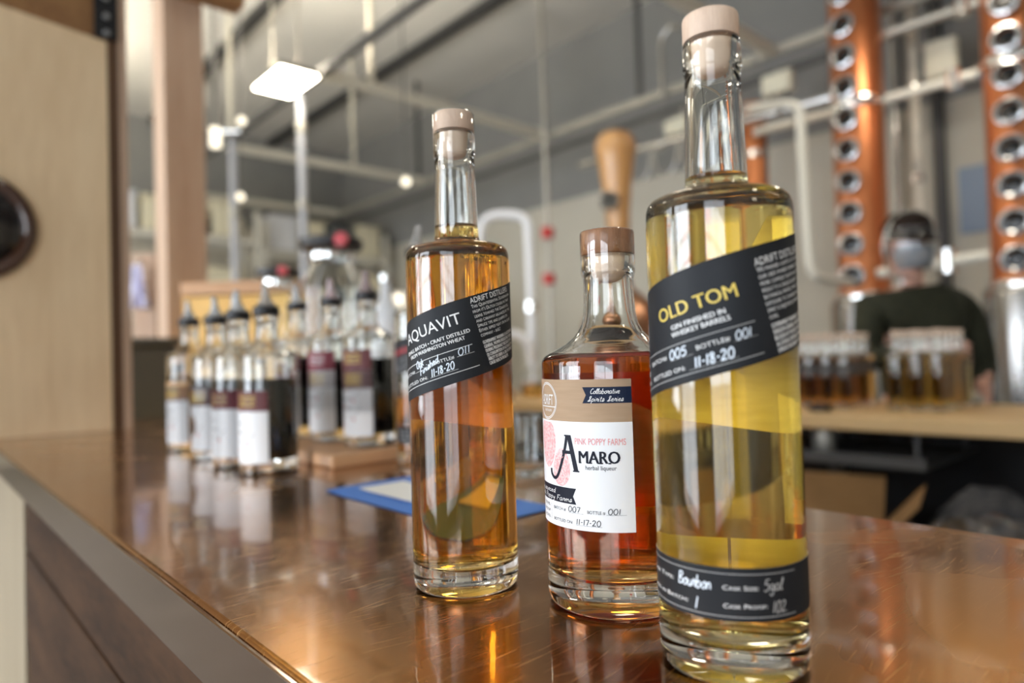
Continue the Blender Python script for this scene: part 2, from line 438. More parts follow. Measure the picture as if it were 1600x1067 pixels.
# plywood screen standing at the far end of the bar, with its frame
ply = MB()
xa, xb = -1.0, .394
za, zb = 2.0804+.114*(.1763-xa), 2.0537+.114*(.41-xb)
for y in (1.950, 1.968):
    pass
v = [(xa, 1.95, TOP+.0005), (xb, 1.95, TOP+.0005), (xb, 1.95, zb), (xa, 1.95, za)]
v2 = [(x, 1.968, z) for x, y, z in v]
ply.v = v+v2; ply.f = [(0, 1, 2, 3), (5, 4, 7, 6), (1, 5, 6, 2), (4, 0, 3, 7), (3, 2, 6, 7), (4, 5, 1, 0)]; ply.m = [0]*6
scr = thing('plywood_screen', 'pale plywood screen standing across the end of the copper bar', 'screen', (0, 0, 0))
ply.build('plywood_sheet', 'plywood', scr, smooth=False, bevel=.0015)
tim = thing('timber_post', 'dark timber post and beam framing the plywood screen, with black bracket', 'post', (0, 0, 0))
box(.396, .4195, 1.955, 2.05, TOP+.0005, 2.75).build('post', 'dark_post', tim, smooth=False)
box(.420, .439, 1.952, 2.05, TOP+.0005, 2.75).build('trim_board', 'fir', tim, smooth=False)
box(-1.0, .3955, 1.972, 2.06, 2.03, 2.34).build('beam', 'fir_beam', tim, smooth=False)
br = MB(); br.box(.366, .4185, 1.946, 1.9535, 2.062, 2.30); brk = br.build('bracket', 'black_metal', tim, bevel=.001)
for z in (2.075, 2.118, 2.165, 2.21):
    MB().lathe([(0, 0), (.0075, 0), (.0075, .004), (.005, .0055), (0, .006)], 12, 0, Matrix.Translation((.393, 1.946, z)) @ Matrix.Rotation(PI/2, 4, 'X')).build('bolt', 'bolt', brk)
# round dark plaque on the plywood
dk = thing('round_plaque', 'glossy dark brown round plaque fixed to the plywood screen', 'plaque', (.112, 1.9495, 1.558))
RX = Matrix.Rotation(PI/2, 4, 'X')
MB().lathe([(.098, 0), (.128, 0), (.130, .006), (.127, .014), (.116, .018), (.104, .015), (.098, .008)], 64, 0, RX).build('rim', 'disc_brown', dk)
MB().lathe([(0, .001), (.0985, .001), (.098, .010), (.085, .017), (.05, .024), (0, .027)], 64, 0, RX).build('domed_face', 'disc_glass', dk)

post = thing('timber_post', 'square pale fir post behind the bar beside the plywood screen', 'post', (0, 0, 0))
box(.807, .968, 3.0, 3.15, 0, 4.2).build('post', 'fir', post, bevel=.004)
box(.80, 1.11, 2.90, 2.998, 2.765, 2.95).build('cross_beam', 'fir_beam', post, bevel=.003)

# ------------------------------------------------------------------ lettering
_TX = {}
def text2d(body, small_caps=False, bold=0, spacing=1.0):
    """outline text as flat triangles, cap height 1, left edge at 0"""
    key = (body, small_caps, bold, spacing)
    if key in _TX: return _TX[key]
    cu = bpy.data.curves.new('text_outline', 'FONT'); cu.body = body; cu.resolution_u = 3; cu.space_character = spacing
    if small_caps:
        cu.small_caps_scale = .78
        for ch in cu.body_format: ch.use_small_caps = True
    ob = bpy.data.objects.new('text_outline', cu)
    me = ob.to_mesh()
    V = [(q.co.x/.691, q.co.y/.691) for q in me.vertices]; Fc = [tuple(p.vertices) for p in me.polygons]
    ob.to_mesh_clear(); bpy.data.objects.remove(ob); bpy.data.curves.remove(cu)
    x0 = min(q[0] for q in V); x1 = max(q[0] for q in V)
    r = ([(x-x0, y) for x, y in V], Fc, x1-x0)
    _TX[key] = r
    return r
def flat_to(mb, V, Fc, mapf, mi, step=.0020):
    """cut flat triangles into narrow columns, then bend them round the bottle"""
    bm = bmesh.new(); vs = [bm.verts.new((x, y, 0)) for x, y in V]
    for f in Fc:
        try: bm.faces.new([vs[i] for i in f])
        except ValueError: pass
    xs = [x for x, y in V]
    k = math.floor(min(xs)/step)+1
    while k*step < max(xs):
        bmesh.ops.bisect_plane(bm, geom=bm.verts[:]+bm.edges[:]+bm.faces[:], plane_co=(k*step, 0, 0), plane_no=(1, 0, 0)); k += 1
    bm.verts.index_update(); n = len(mb.v)
    mb.v += [tuple(mapf(q.co.x, q.co.y)) for q in bm.verts]
    for f in bm.faces:
        f.normal_update()
        ids = [n+q.index for q in f.verts]
        mb.f.append(tuple(ids if f.normal.z > 0 else ids[::-1])); mb.m.append(mi)
    bm.free()
def put_text(mb, body, s0, t0, cap, mapf, mi, s1=None, small_caps=False, bold=0, asp=.9, slope=0, spacing=1.0):
    V, Fc, W = text2d(body, small_caps, bold, spacing)
    sx = (s1-s0)/W if s1 is not None else cap*asp
    for d in ((0,) if bold <= 0 else (-bold*cap*.6, bold*cap*.6)):     # a heavier face is struck twice
        flat_to(mb, [(s0+x*sx+d, t0+y*cap+slope*x*sx) for x, y in V], Fc, mapf, mi)
G = {  # hand lettering: strokes on a cap height of 1
 'a': (.58, [[(.45, .5), (.2, .55), (.02, .3), (.15, .0), (.38, .15), (.46, .5), (.44, .1), (.58, .02)]]),
 'b': (.52, [[(.05, 1), (.04, .3), (.06, .02), (.27, .0), (.44, .28), (.27, .53), (.06, .38)]]),
 'c': (.48, [[(.4, .45), (.2, .55), (.02, .28), (.15, .0), (.46, .1)]]),
 'd': (.58, [[(.42, .45), (.2, .52), (.02, .25), (.18, .0), (.4, .2), (.5, 1), (.46, .08), (.58, .02)]]),
 'e': (.48, [[(.04, .26), (.38, .36), (.25, .56), (.04, .35), (.12, .02), (.46, .1)]]),
 'f': (.45, [[(.5, .92), (.35, 1), (.25, .7), (.18, -.2)], [(.05, .5), (.42, .5)]]),
 'g': (.52, [[(.42, .48), (.18, .54), (.03, .28), (.2, .05), (.4, .3), (.44, .5), (.4, -.25), (.15, -.38), (.05, -.2)]]),
 'h': (.46, [[(.07, 1), (.03, 0)], [(.03, .22), (.22, .54), (.36, .4), (.38, 0)]]),
 'i': (.22, [[(.06, .5), (.05, .1), (.18, .02)], [(.08, .74), (.1, .79)]]),
 'k': (.46, [[(.07, 1), (.03, 0)], [(.38, .58), (.06, .27)], [(.14, .3), (.42, 0)]]),
 'l': (.28, [[(.0, .1), (.25, .85), (.18, 1), (.08, .6), (.1, .06), (.28, .04)]]),
 'm': (.66, [[(.03, .5), (.03, 0)], [(.03, .3), (.17, .54), (.27, .38), (.28, 0)], [(.28, .3), (.44, .54), (.55, .38), (.58, .02)]]),
 'n': (.46, [[(.03, .5), (.03, 0)], [(.03, .3), (.2, .54), (.34, .4), (.38, .02)]]),
 'o': (.48, [[(.25, .54), (.04, .35), (.1, .03), (.35, .06), (.42, .38), (.25, .54), (.46, .5)]]),
 'p': (.5, [[(.06, .5), (.02, -.4)], [(.04, .3), (.24, .55), (.43, .32), (.26, .02), (.05, .1)]]),
 'r': (.4, [[(.03, .1), (.1, .5), (.12, .62), (.18, .48), (.34, .5), (.3, .1), (.42, .04)]]),
 's': (.42, [[(.0, .05), (.22, .6), (.34, .25), (.2, .0), (.02, .08), (.42, .12)]]),
 't': (.34, [[(.16, .9), (.12, .1), (.3, .02)], [(.0, .6), (.34, .64)]]),
 'u': (.5, [[(.04, .5), (.05, .1), (.22, .0), (.38, .2), (.42, .5), (.4, .06), (.5, .02)]]),
 'v': (.42, [[(.02, .5), (.16, .02), (.36, .45), (.44, .5)]]),
 'y': (.46, [[(.05, .52), (.1, .15), (.3, .12), (.42, .5), (.34, -.25), (.12, -.38), (.04, -.2)]]),
 'C': (.62, [[(.55, .85), (.4, 1), (.12, .75), (.05, .3), (.22, .0), (.62, .14)]]),
 'S': (.66, [[(.0, .0), (.3, .35), (.55, .9), (.4, 1), (.28, .75), (.46, .3), (.3, .0), (.1, .12), (.66, .1)]]),
 'B': (.6, [[(.12, 1), (.06, 0)], [(.02, .95), (.4, 1), (.48, .75), (.12, .52), (.5, .4), (.48, .08), (.05, .02)]]),
 'F': (.55, [[(.12, .95), (.05, 0)], [(.02, .95), (.58, 1)], [(.08, .5), (.4, .53)]]),
 'H': (.6, [[(.1, 1), (.05, 0)], [(.5, 1), (.44, 0)], [(.06, .5), (.48, .53)]]),
 'P': (.55, [[(.12, 1), (.05, 0)], [(.02, .9), (.4, 1), (.5, .7), (.1, .45)]]),
 'O': (.6, [[(.3, 1), (.05, .65), (.1, .1), (.4, .02), (.55, .5), (.45, .95), (.25, .98)]]),
 '0': (.62, [[(.3, 1), (.06, .65), (.12, .08), (.4, .02), (.56, .5), (.45, .95), (.28, 1)]]),
 '1': (.3, [[(.18, 1), (.1, 0)]]),
 '2': (.6, [[(.06, .78), (.25, 1), (.48, .82), (.3, .4), (.02, .02)], [(.02, .02), (.56, .06)]]),
 '5': (.58, [[(.52, .98), (.14, .95)], [(.14, .95), (.1, .55)], [(.1, .55), (.4, .6), (.48, .25), (.25, 0), (.02, .08)]]),
 '7': (.52, [[(.04, .95), (.5, .98)], [(.5, .98), (.18, 0)]]),
 '8': (.56, [[(.45, .85), (.25, 1), (.08, .8), (.4, .4), (.36, .06), (.12, .06), (.12, .32), (.45, .85)]]),
 '-': (.36, [[(.06, .45), (.3, .47)]]), '.': (.25, [[(.08, .02), (.12, .06)]]), ' ': (.4, []),
}
def crom(P, n=5):
    if len(P) < 3: return P
    Q = []
    for i in range(len(P)-1):
        a = P[i-1] if i else P[0]; b, c = P[i], P[i+1]; d = P[i+2] if i+2 < len(P) else P[-1]
        for k in range(n):
            t = k/n
            Q.append(tuple(.5*((2*b[j])+(c[j]-a[j])*t+(2*a[j]-5*b[j]+4*c[j]-d[j])*t*t+(3*b[j]-a[j]-3*c[j]+d[j])*t**3) for j in (0, 1)))
    Q.append(P[-1])
    return Q
def ribbon(mb, P, wd, mapf, mi):
    """a pen stroke of even width along a flat polyline"""
    n = len(mb.v)
    for i, p in enumerate(P):
        q, r = P[max(i-1, 0)], P[min(i+1, len(P)-1)]
        dx, dy = r[0]-q[0], r[1]-q[1]; l = math.hypot(dx, dy) or 1
        nx, ny = -dy/l*wd/2, dx/l*wd/2
        mb.v += [tuple(mapf(p[0]-nx, p[1]-ny)), tuple(mapf(p[0]+nx, p[1]+ny))]
    for i in range(len(P)-1):
        a = n+2*i; mb.f.append((a, a+2, a+3, a+1)); mb.m.append(mi)
def hand(mb, body, s0, t0, cap, mapf, mi, s1=None, wd=.0007, slant=.18, slope=0):
    W = sum(G[c][0]+.05 for c in body)
    sx = (s1-s0)/W if s1 is not None else cap
    x = 0
    for c in body:
        w_, st = G[c]
        for P in st:
            Q = [(s0+(x+px)*sx+slant*py*cap, t0+py*cap+slope*(x+px)*sx) for px, py in crom(P)]
            ribbon(mb, Q, wd, mapf, mi)
        x += w_+.05
def rule(mb, s0, s1, t, wd, mapf, mi, slope=0):
    n = max(2, int(abs(s1-s0)/.0018))
    ribbon(mb, [(s0+(s1-s0)*i/n, t+slope*(s1-s0)*i/n) for i in range(n+1)], wd, mapf, mi)
def bend(R, beta=0, zc=0, lift=.00040):
    """label plane (s along the band, t across it) -> the bottle's side; s = 0 faces local +x"""
    c, s_ = math.cos(beta), math.sin(beta)
    def f(s, t):
        u, z = s*c-t*s_, zc+s*s_+t*c
        return ((R+lift)*math.cos(u/R), (R+lift)*math.sin(u/R), z)
    return f
def label_mesh(R, beta, zc, s0, s1, rows, name, mats, parent):
    """paper band: printed outside, plain paper inside, real thickness. rows = [(t0, t1, material index)]"""
    o_, i_ = bend(R, beta, zc, .00022), bend(R, beta, zc, .00006)
    m = MB(); n = max(8, int((s1-s0)/.0013)); back = len(mats)-1
    for (t0, t1, mi) in rows:
        k = max(1, int((t1-t0)/.006))
        for a in range(n):
            for b in range(k):
                sa, sb = s0+(s1-s0)*a/n, s0+(s1-s0)*(a+1)/n; ta, tb = t0+(t1-t0)*b/k, t0+(t1-t0)*(b+1)/k
                m.quad(o_(sa, ta), o_(sb, ta), o_(sb, tb), o_(sa, tb), mi)
                m.quad(i_(sa, ta), i_(sa, tb), i_(sb, tb), i_(sb, ta), back)
    ta, tb = rows[0][0], rows[-1][1]
    for a in range(n):
        sa, sb = s0+(s1-s0)*a/n, s0+(s1-s0)*(a+1)/n
        m.quad(i_(sa, ta), i_(sb, ta), o_(sb, ta), o_(sa, ta), back); m.quad(o_(sa, tb), o_(sb, tb), i_(sb, tb), i_(sa, tb), back)
    for s in (s0, s1):
        q = [i_(s, ta), o_(s, ta), o_(s, tb), i_(s, tb)]
        m.quad(*(q if s == s0 else q[::-1]), back)
    me = m.mesh(name, mats)
    bm = bmesh.new(); bm.from_mesh(me); bmesh.ops.remove_doubles(bm, verts=bm.verts, dist=1e-6); bm.to_mesh(me); bm.free()
    me.polygons.foreach_set('use_smooth', [True]*len(me.polygons)); me.set_sharp_from_angle(angle=math.radians(30))
    o = bpy.data.objects.new(name, me); COL.objects.link(o); o.parent = parent
    return o

# ------------------------------------------------------------------ bottles
TALL_OUT = [(0, .0045), (.018, .004), (.0265, .0022), (.0295, .0004), (.0312, 0), (.0334, .0008), (.0349, .0028), (.0355, .0065), (.0355, .060), (.0355, .13), (.0355, .2195),
            (.0352, .2228), (.0343, .2255), (.0328, .2273), (.0305, .2285), (.0265, .2294), (.0205, .2302), (.0172, .2312), (.0158, .2328), (.0152, .2355), (.0149, .243),
            (.0143, .262), (.0138, .280), (.0136, .2915), (.0139, .2922), (.0143, .2935), (.0143, .3055), (.0140, .3068), (.0130, .3073)]
TALL_IN = [(0, .0205), (.012, .0197), (.024, .0172), (.029, .0168), (.0316, .0185), (.0326, .0225), (.0328, .030), (.0328, .13), (.0328, .2175), (.0324, .2205), (.0312, .2230), (.0290, .2246),
           (.025, .2256), (.019, .2266), (.0148, .2284), (.0127, .2315), (.0119, .237), (.0116, .243), (.0109, .262), (.0103, .280), (.0099, .292), (.0099, .3073)]
SQ_OUT = [(0, .005), (.024, .0045), (.034, .0022), (.0375, .0003), (.0395, 0), (.0420, .001), (.0434, .003), (.0440, .007), (.0440, .06), (.0440, .12), (.0440, .1470), (.0437, .1492), (.0425, .1512),
          (.0400, .1530), (.0350, .1556), (.0290, .1588), (.0238, .1626), (.0202, .1668), (.0178, .1716), (.0165, .178), (.0159, .188), (.0157, .200), (.0157, .2030), (.0161, .2036), (.0169, .2045),
          (.0169, .2130), (.0165, .2140), (.0155, .2143)]
SQ_IN = [(0, .0232), (.018, .0222), (.032, .0198), (.0365, .0198), (.0395, .0220), (.0408, .0265), (.0411, .034), (.0411, .12), (.0411, .1455), (.0405, .1474), (.0385, .1493), (.0335, .1522), (.0272, .1555),
         (.0215, .1595), (.0175, .1645), (.0150, .171), (.0134, .180), (.0126, .190), (.0121, .200), (.0113, .206), (.0110, .2143)]
PO_OUT = [(0, .005), (.022, .0045), (.031, .002), (.0345, .0003), (.036, 0), (.0385, .001), (.0396, .003), (.0400, .007), (.0400, .08), (.0400, .1640), (.0396, .1665), (.0384, .1688), (.0355, .1712),
          (.030, .1742), (.024, .1778), (.0195, .1822), (.0168, .188), (.0157, .195), (.0153, .205), (.0153, .2125), (.0162, .2132), (.0162, .2210), (.0150, .2220)]
PO_IN = [(0, .0225), (.018, .0215), (.029, .0195), (.034, .0205), (.0365, .0235), (.0373, .029), (.0373, .08), (.0373, .1625), (.0366, .1648), (.0345, .1672), (.0292, .1705), (.0230, .1742),
         (.0180, .1790), (.0148, .186), (.0130, .195), (.0120, .207), (.0115, .2220)]
def glass_part(out, inn, parent, seg=96, mat='bottle_glass', name='glass_body'):
    return MB().lathe(out+inn[::-1], seg).build(name, mat, parent, angle=75)
def liquid_part(inn, level, mat, parent, seg=96):
    P = []
    for (r0, z0), (r1, z1) in zip(inn[:-1], inn[1:]):
        P.append((r0, z0))
        if z0 > inn[3][1] and z0 < level <= z1:
            t = (level-z0)/(z1-z0); rl = r0+(r1-r0)*t; break
    g = .0003
    P = [(r+g if r > 0 else 0, z-g if i < 4 else z) for i, (r, z) in enumerate(P)]
    P += [(rl+g, level+.0007), (rl-.0005, level+.0004), (rl-.0018, level), (0, level-.0001)]
    return MB().lathe(P, seg).build('liquid', mat, parent, angle=75)
def ring_sharp(prof, M=None, seg=48): return MB().lathe(prof, seg, 0, M)
def cork_tall(parent, cap_mat):
    ring_sharp([(0, .3078), (.0136, .3078), (.0139, .3083), (.0139, .3190), (.0136, .3200), (.0128, .3206), (0, .3207)]).build('cork_cap', cap_mat, parent, angle=50)
    ring_sharp([(0, .2905), (.004, .2908), (.0080, .2925), (.0094, .2955), (.0097, .299), (.0097, .3077), (0, .3077)]).build('stopper', 'plug', parent, angle=60)

LINES_AQ = ['This Quintessential Scandinavian', "from it's Dutch cousin in that", 'leans toward the Danish dill', 'and caraway balanced by the', 'Spruce tips and juniper on', 'Either sipped neat or in good', 'company - sk\u00e5l!']
LINES_OT = ['We finished a batch of gin in', 'our used whiskey barrels for', 'more complex flavor and the', 'result is a unique blend of', 'botanical profile with long', 'exposure to charred oak. The', 'spirit is enjoyed by friends of', 'ours.']
GOV = ['GOVERNMENT WARNING: (1) ACCORDING', 'GENERAL, WOMEN SHOULD NOT DRINK', 'DURING PREGNANCY BECAUSE OF THE', '(2) CONSUMPTION OF ALCOHOLIC BEV', 'ABILITY TO DRIVE A CAR OR OPERATE', 'CAUSE HEALTH PROBLEMS.']
GOV_OT = ['GOVERNMENT WARNING: (1) ACC', 'SURGEON GENERAL, WOMEN SHOULD', 'BECAUSE OF THE RISK OF BIRTH', 'ALCOHOLIC BEVERAGES IMPAIRS', 'OPERATE MACHINERY, AND MAY']
def face(x, y): return math.atan2(-y, -x)
mm = .001

# --- the amber tall bottle
bx, by = .2855, .3732
aq = thing('liquor_bottle', 'tall amber bottle with slanted black label reading AQUAVIT and pale wooden stopper', 'bottle', (bx, by, TOP+.0003), face(bx, by))
glass_part(TALL_OUT, TALL_IN, aq); liquid_part(TALL_IN, .2425, 'aquavit', aq)
cork_tall(aq, 'cork_pale')
ring_sharp([(.01365, .2905), (.0146, .2910), (.0147, .3070), (.01445, .3085), (.01435, .3200), (.0136, .32095), (.0118, .3214), (.0118, .3212), (.0135, .3207), (.0142, .3198), (.0143, .3086), (.0145, .3070), (.0145, .2912), (.01365, .2908)]).build('shrink_band', 'shrink_film', aq)
be = math.atan(.287); fm = bend(.0355, be, .1633)
lb = label_mesh(.0355, be, .1633, -.168, .0975, [(-.0246, .0252, 0)], 'label', ['label_black', 'paper_back'], aq)
t = MB()
put_text(t, 'AQUAVIT', -42.9*mm, 10.4*mm, 7.2*mm, fm, 0, 5.0*mm, bold=-.004)
put_text(t, 'SMALL BATCH \u2022 CRAFT DISTILLED', -44.3*mm, 3.5*mm, 2.35*mm, fm, 0, 8.2*mm, bold=.05)
put_text(t, 'FROM WASHINGTON WHEAT', -40.6*mm, -.1*mm, 2.35*mm, fm, 0, 3.8*mm, bold=.05)
rule(t, -60*mm, 7*mm, -4.3*mm, .32*mm, fm, 0)
put_text(t, 'BATCH#', -53.5*mm, -9.7*mm, 2.0*mm, fm, 0, -38.5*mm, bold=.0)
put_text(t, 'BOTTLE#', -20.3*mm, -9.6*mm, 2.1*mm, fm, 0, -6.3*mm, bold=.0)
rule(t, -4.6*mm, 6.9*mm, -9.3*mm, .16*mm, fm, 0)
rule(t, -38*mm, -21.5*mm, -9.9*mm, .16*mm, fm, 0)
put_text(t, 'BOTTLED ON:', -53.6*mm, -16.6*mm, 2.0*mm, fm, 0, -27.9*mm, bold=.0)
rule(t, -25.5*mm, -6*mm, -16.7*mm, .16*mm, fm, 0)
rule(t, -60*mm, 7.7*mm, -18.5*mm, .32*mm, fm, 0)
rule(t, -65.5*mm, -65.4*mm, -12*mm, 14*mm, fm, 0)
put_text(t, '750 ML', -80*mm, -7.6*mm, 1.9*mm, fm, 0, -68*mm)
put_text(t, 'PROOF', -80*mm, -12*mm, 1.9*mm, fm, 0, -68*mm)
put_text(t, 'ALC/VOL', -80*mm, -16.5*mm, 1.9*mm, fm, 0, -68*mm)
hand(t, 'Oak', -35.5*mm, -8.0*mm, 4.6*mm, fm, 1, -28.2*mm, .62*mm, slope=.12)
hand(t, 'Finished', -33.2*mm, -13.0*mm, 4.6*mm, fm, 1, -16.5*mm, .62*mm, slope=.28)
hand(t, '011', -3.6*mm, -8.9*mm, 4.3*mm, fm, 1, 4.9*mm, .55*mm, slope=.04)
hand(t, '11-18-20', -24.6*mm, -16.4*mm, 4.6*mm, fm, 1, -7.8*mm, .68*mm, slope=.05)
put_text(t, 'ADRIFT DISTILLERS', 13.8*mm, 20.5*mm, 3.5*mm, fm, 0, 47.5*mm, bold=.0)
for i, ln in enumerate(LINES_AQ): put_text(t, ln, (13.6+.1*i)*mm, (17.3-3.18*i)*mm, 2.2*mm, fm, 0, None, True, 0, .80)
for i, ln in enumerate(GOV): put_text(t, ln, (14.3+.14*i)*mm, (-6.6-2.82*i)*mm, 2.15*mm, fm, 0, None, False, .05, .52)
tag(t.build('lettering', ['ink_white', 'ink_chalk'], lb, smooth=False), kind='stuff')

# --- the pale yellow tall bottle in front
bx, by = .3062, .1848
ot = thing('liquor_bottle', 'tall pale yellow bottle with slanted black label and gold words OLD TOM', 'bottle', (bx, by, TOP+.0003), face(bx, by))
glass_part(TALL_OUT, TALL_IN, ot); liquid_part(TALL_IN, .2385, 'old_tom', ot)
cork_tall(ot, 'cork_pale')
be = math.atan(.262); fm = bend(.0355, be, .1683)
lb = label_mesh(.0355, be, .1683, -.168, .1085, [(-.0256, .0254, 0)], 'label', ['label_black', 'paper_back'], ot)
t = MB()
put_text(t, 'OLD TOM', -31.4*mm, 5.7*mm, 6.3*mm, fm, 2, 9.6*mm, bold=.03)
put_text(t, 'GIN FINISHED IN', -24.8*mm, .05*mm, 2.3*mm, fm, 0, 2.2*mm, bold=.05)
put_text(t, 'WHISKEY BARRELS', -25.6*mm, -3.4*mm, 2.3*mm, fm, 0, 3.4*mm, bold=.05)
rule(t, -58*mm, 13.4*mm, -7.0*mm, .34*mm, fm, 1)
put_text(t, 'BATCH#', -46.2*mm, -12.2*mm, 2.0*mm, fm, 0, -31.8*mm, bold=.0)
put_text(t, 'BOTTLE#', -14.9*mm, -12.4*mm, 2.1*mm, fm, 0, .6*mm, bold=.0)
rule(t, 2*mm, 13*mm, -13.4*mm, .16*mm, fm, 1); rule(t, -30*mm, -17*mm, -13.6*mm, .16*mm, fm, 1)
put_text(t, 'BOTTLED ON:', -46.4*mm, -19.6*mm, 2.0*mm, fm, 0, -22.8*mm, bold=.0)
rule(t, -21*mm, 2*mm, -20.3*mm, .16*mm, fm, 1)
rule(t, -58*mm, 13.6*mm, -21.9*mm, .34*mm, fm, 1)
rule(t, -50.2*mm, -50.1*mm, -14.5*mm, 13*mm, fm, 1)
for i, q in enumerate(('750 ML', 'PROOF', 'ALC/VOL')): put_text(t, q, -62*mm, (-10.6-4.4*i)*mm, 1.9*mm, fm, 0, -52*mm)
ribbon(t, [((-57.5+9.0*math.cos(a*PI/18))*mm, (6.5+9.0*math.sin(a*PI/18))*mm) for a in range(37)], .45*mm, fm, 0)
hand(t, '005', -30.0*mm, -13.0*mm, 4.2*mm, fm, 3, -19.8*mm, .62*mm)
hand(t, '001', 2.8*mm, -13.0*mm, 4.0*mm, fm, 3, 10.6*mm, .5*mm)
hand(t, '11-18-20', -18.0*mm, -20.0*mm, 4.6*mm, fm, 3, .6*mm, .72*mm)
put_text(t, 'ADRIFT DISTILLERS', 20.6*mm, 16.4*mm, 3.5*mm, fm, 0, 54.3*mm, bold=.0)
for i, ln in enumerate(LINES_OT): put_text(t, ln, 20.8*mm, (13.4-3.13*i)*mm, 2.2*mm, fm, 0, None, True, 0, .80)
for i, ln in enumerate(GOV_OT): put_text(t, ln, (20.8+.1*i)*mm, (-12.7-2.9*i)*mm, 2.15*mm, fm, 0, None, False, .05, .56)
tag(t.build('lettering', ['ink_white', 'ink_grey', 'ink_gold', 'ink_chalk'], lb, smooth=False), kind='stuff')
fm = bend(.0355, 0, 0)
lb = label_mesh(.0355, 0, 0, -.1110, .1112, [(.0308, .0547, 0)], 'cask_label', ['label_black', 'paper_back'], ot)
t = MB()
for z in (52.0, 33.0): rule(t, -100*mm, 31*mm, z*mm, .32*mm, fm, 1)
put_text(t, 'Cask Type:', -51*mm, 44.8*mm, 2.0*mm, fm, 0, -28.6*mm, True, 0)
put_text(t, 'Casks in Batch:', -52*mm, 36.6*mm, 2.0*mm, fm, 0, -20.1*mm, True, 0)
put_text(t, 'Cask Size:', -3.8*mm, 44.9*mm, 2.0*mm, fm, 0, 11.7*mm, True, 0)
put_text(t, 'Cask Proof:', -3.7*mm, 36.8*mm, 2.0*mm, fm, 0, 15.4*mm, True, 0)
hand(t, 'Bourbon', -25.4*mm, 44.2*mm, 5.6*mm, fm, 3, -8.6*mm, .62*mm, .1)
hand(t, '1', -16.8*mm, 34.6*mm, 5.4*mm, fm, 3, None, .6*mm, .12)
hand(t, '5gal', 14.0*mm, 44.4*mm, 5.2*mm, fm, 1, 23.6*mm, .5*mm, .12)
hand(t, '102.', 17.8*mm, 34.6*mm, 5.0*mm, fm, 1, 26.2*mm, .5*mm, .1)
tag(t.build('lettering', ['ink_white', 'ink_grey', 'ink_gold', 'ink_chalk'], lb, smooth=False), kind='stuff')

# --- the squat red-amber bottle
bx, by = .3347, .281
am = thing('liquor_bottle', 'squat red amber bottle with white and kraft label reading AMARO, dark wooden cap', 'bottle', (bx, by, TOP+.0003), face(bx, by))
glass_part(SQ_OUT, SQ_IN, am); liquid_part(SQ_IN, .1505, 'amaro', am)
ring_sharp([(0, .2146), (.0164, .2146), (.0169, .2151), (.0169, .2283), (.0165, .2294), (.0156, .2299), (0, .2300)]).build('cork_cap', 'cork_dark', am, angle=50)
ring_sharp([(0, .1975), (.005, .1980), (.0088, .1998), (.0106, .2030), (.0109, .2060), (.0109, .2145), (0, .2145)]).build('stopper', 'plug', am, angle=60)
ring_sharp([(.0158, .1990), (.0172, .2035), (.0173, .2140), (.0172, .2285), (.0166, .2298), (.0140, .2305), (.0140, .2303), (.0165, .2296), (.01705, .2284), (.0171, .2140), (.0170, .2036), (.0158, .1994)]).build('shrink_band', 'shrink_film', am)
R = .044; fm = bend(R, 0, 0); f2 = bend(R, 0, 0, .00028)
lb = label_mesh(R, 0, 0, -.0960, .0110, [(.0508, .1133, 1), (.1133, .1378, 0)], 'label', ['kraft', 'label_white', 'paper_back'], am)
label_mesh(R, 0, 0, R*math.radians(120), R*math.radians(242), [(.0515, .1395, 0)], 'back_label', ['label_white', 'paper_back'], am)
def flat_poly(mb, pts, mapf, mi): flat_to(mb, pts, [tuple(range(len(pts)))], mapf, mi)
t = MB()
flat_poly(t, [(-17.3*mm, 133.4*mm), (-15.2*mm, 128.8*mm), (-17.5*mm, 124.1*mm), (10.95*mm, 124.1*mm), (10.95*mm, 133.4*mm)][::-1], f2, 1)
hand(t, 'Collaborative', -12.5*mm, 129.6*mm, 2.9*mm, fm, 0, 4.4*mm, .30*mm, .25)
hand(t, 'Spirits Series', -14.2*mm, 125.2*mm, 2.9*mm, fm, 0, 6.4*mm, .30*mm, .25)
put_text(t, 'PINK POPPY FARMS', -23.3*mm, 100.3*mm, 3.7*mm, fm, 2, 6.9*mm, bold=-.012)
def oval(cx, cz, rx, rz, tilt, skew=0):
    P = []
    for k in range(28):
        a = 2*PI*k/28; x, z = rx*math.cos(a), rz*math.sin(a); x *= 1+.18*math.sin(a)*skew
        P.append(((cx+x*math.cos(tilt)-z*math.sin(tilt))*mm, (cz+x*math.sin(tilt)+z*math.cos(tilt))*mm))
    return P
flat_poly(t, oval(-34.5, 86.2, 7.3, 11.3, -.12, -1), f2, 3)
flat_poly(t, [p for p in oval(-49.5, 99.5, 10.6, 15.0, .1, 1) if p[1] < 113.1*mm], f2, 3)
for (px, pz, q) in ((-30, 80, .5), (-36, 79, -.4), (-33, 92, .8), (-46, 96, .3), (-44, 104, -.5), (-50, 92, .9), (-42, 110, .1), (-47, 88, -.7), (-35, 77, .2), (-31, 87, -.3), (-38, 89, .6), (-52, 102, .4)):
    ribbon(t, [((px-.8*math.cos(q))*mm, (pz-.8*math.sin(q))*mm), (px*mm, pz*mm), ((px+.8*math.cos(q))*mm, (pz+.8*math.sin(q))*mm)], .35*mm, fm, 2)
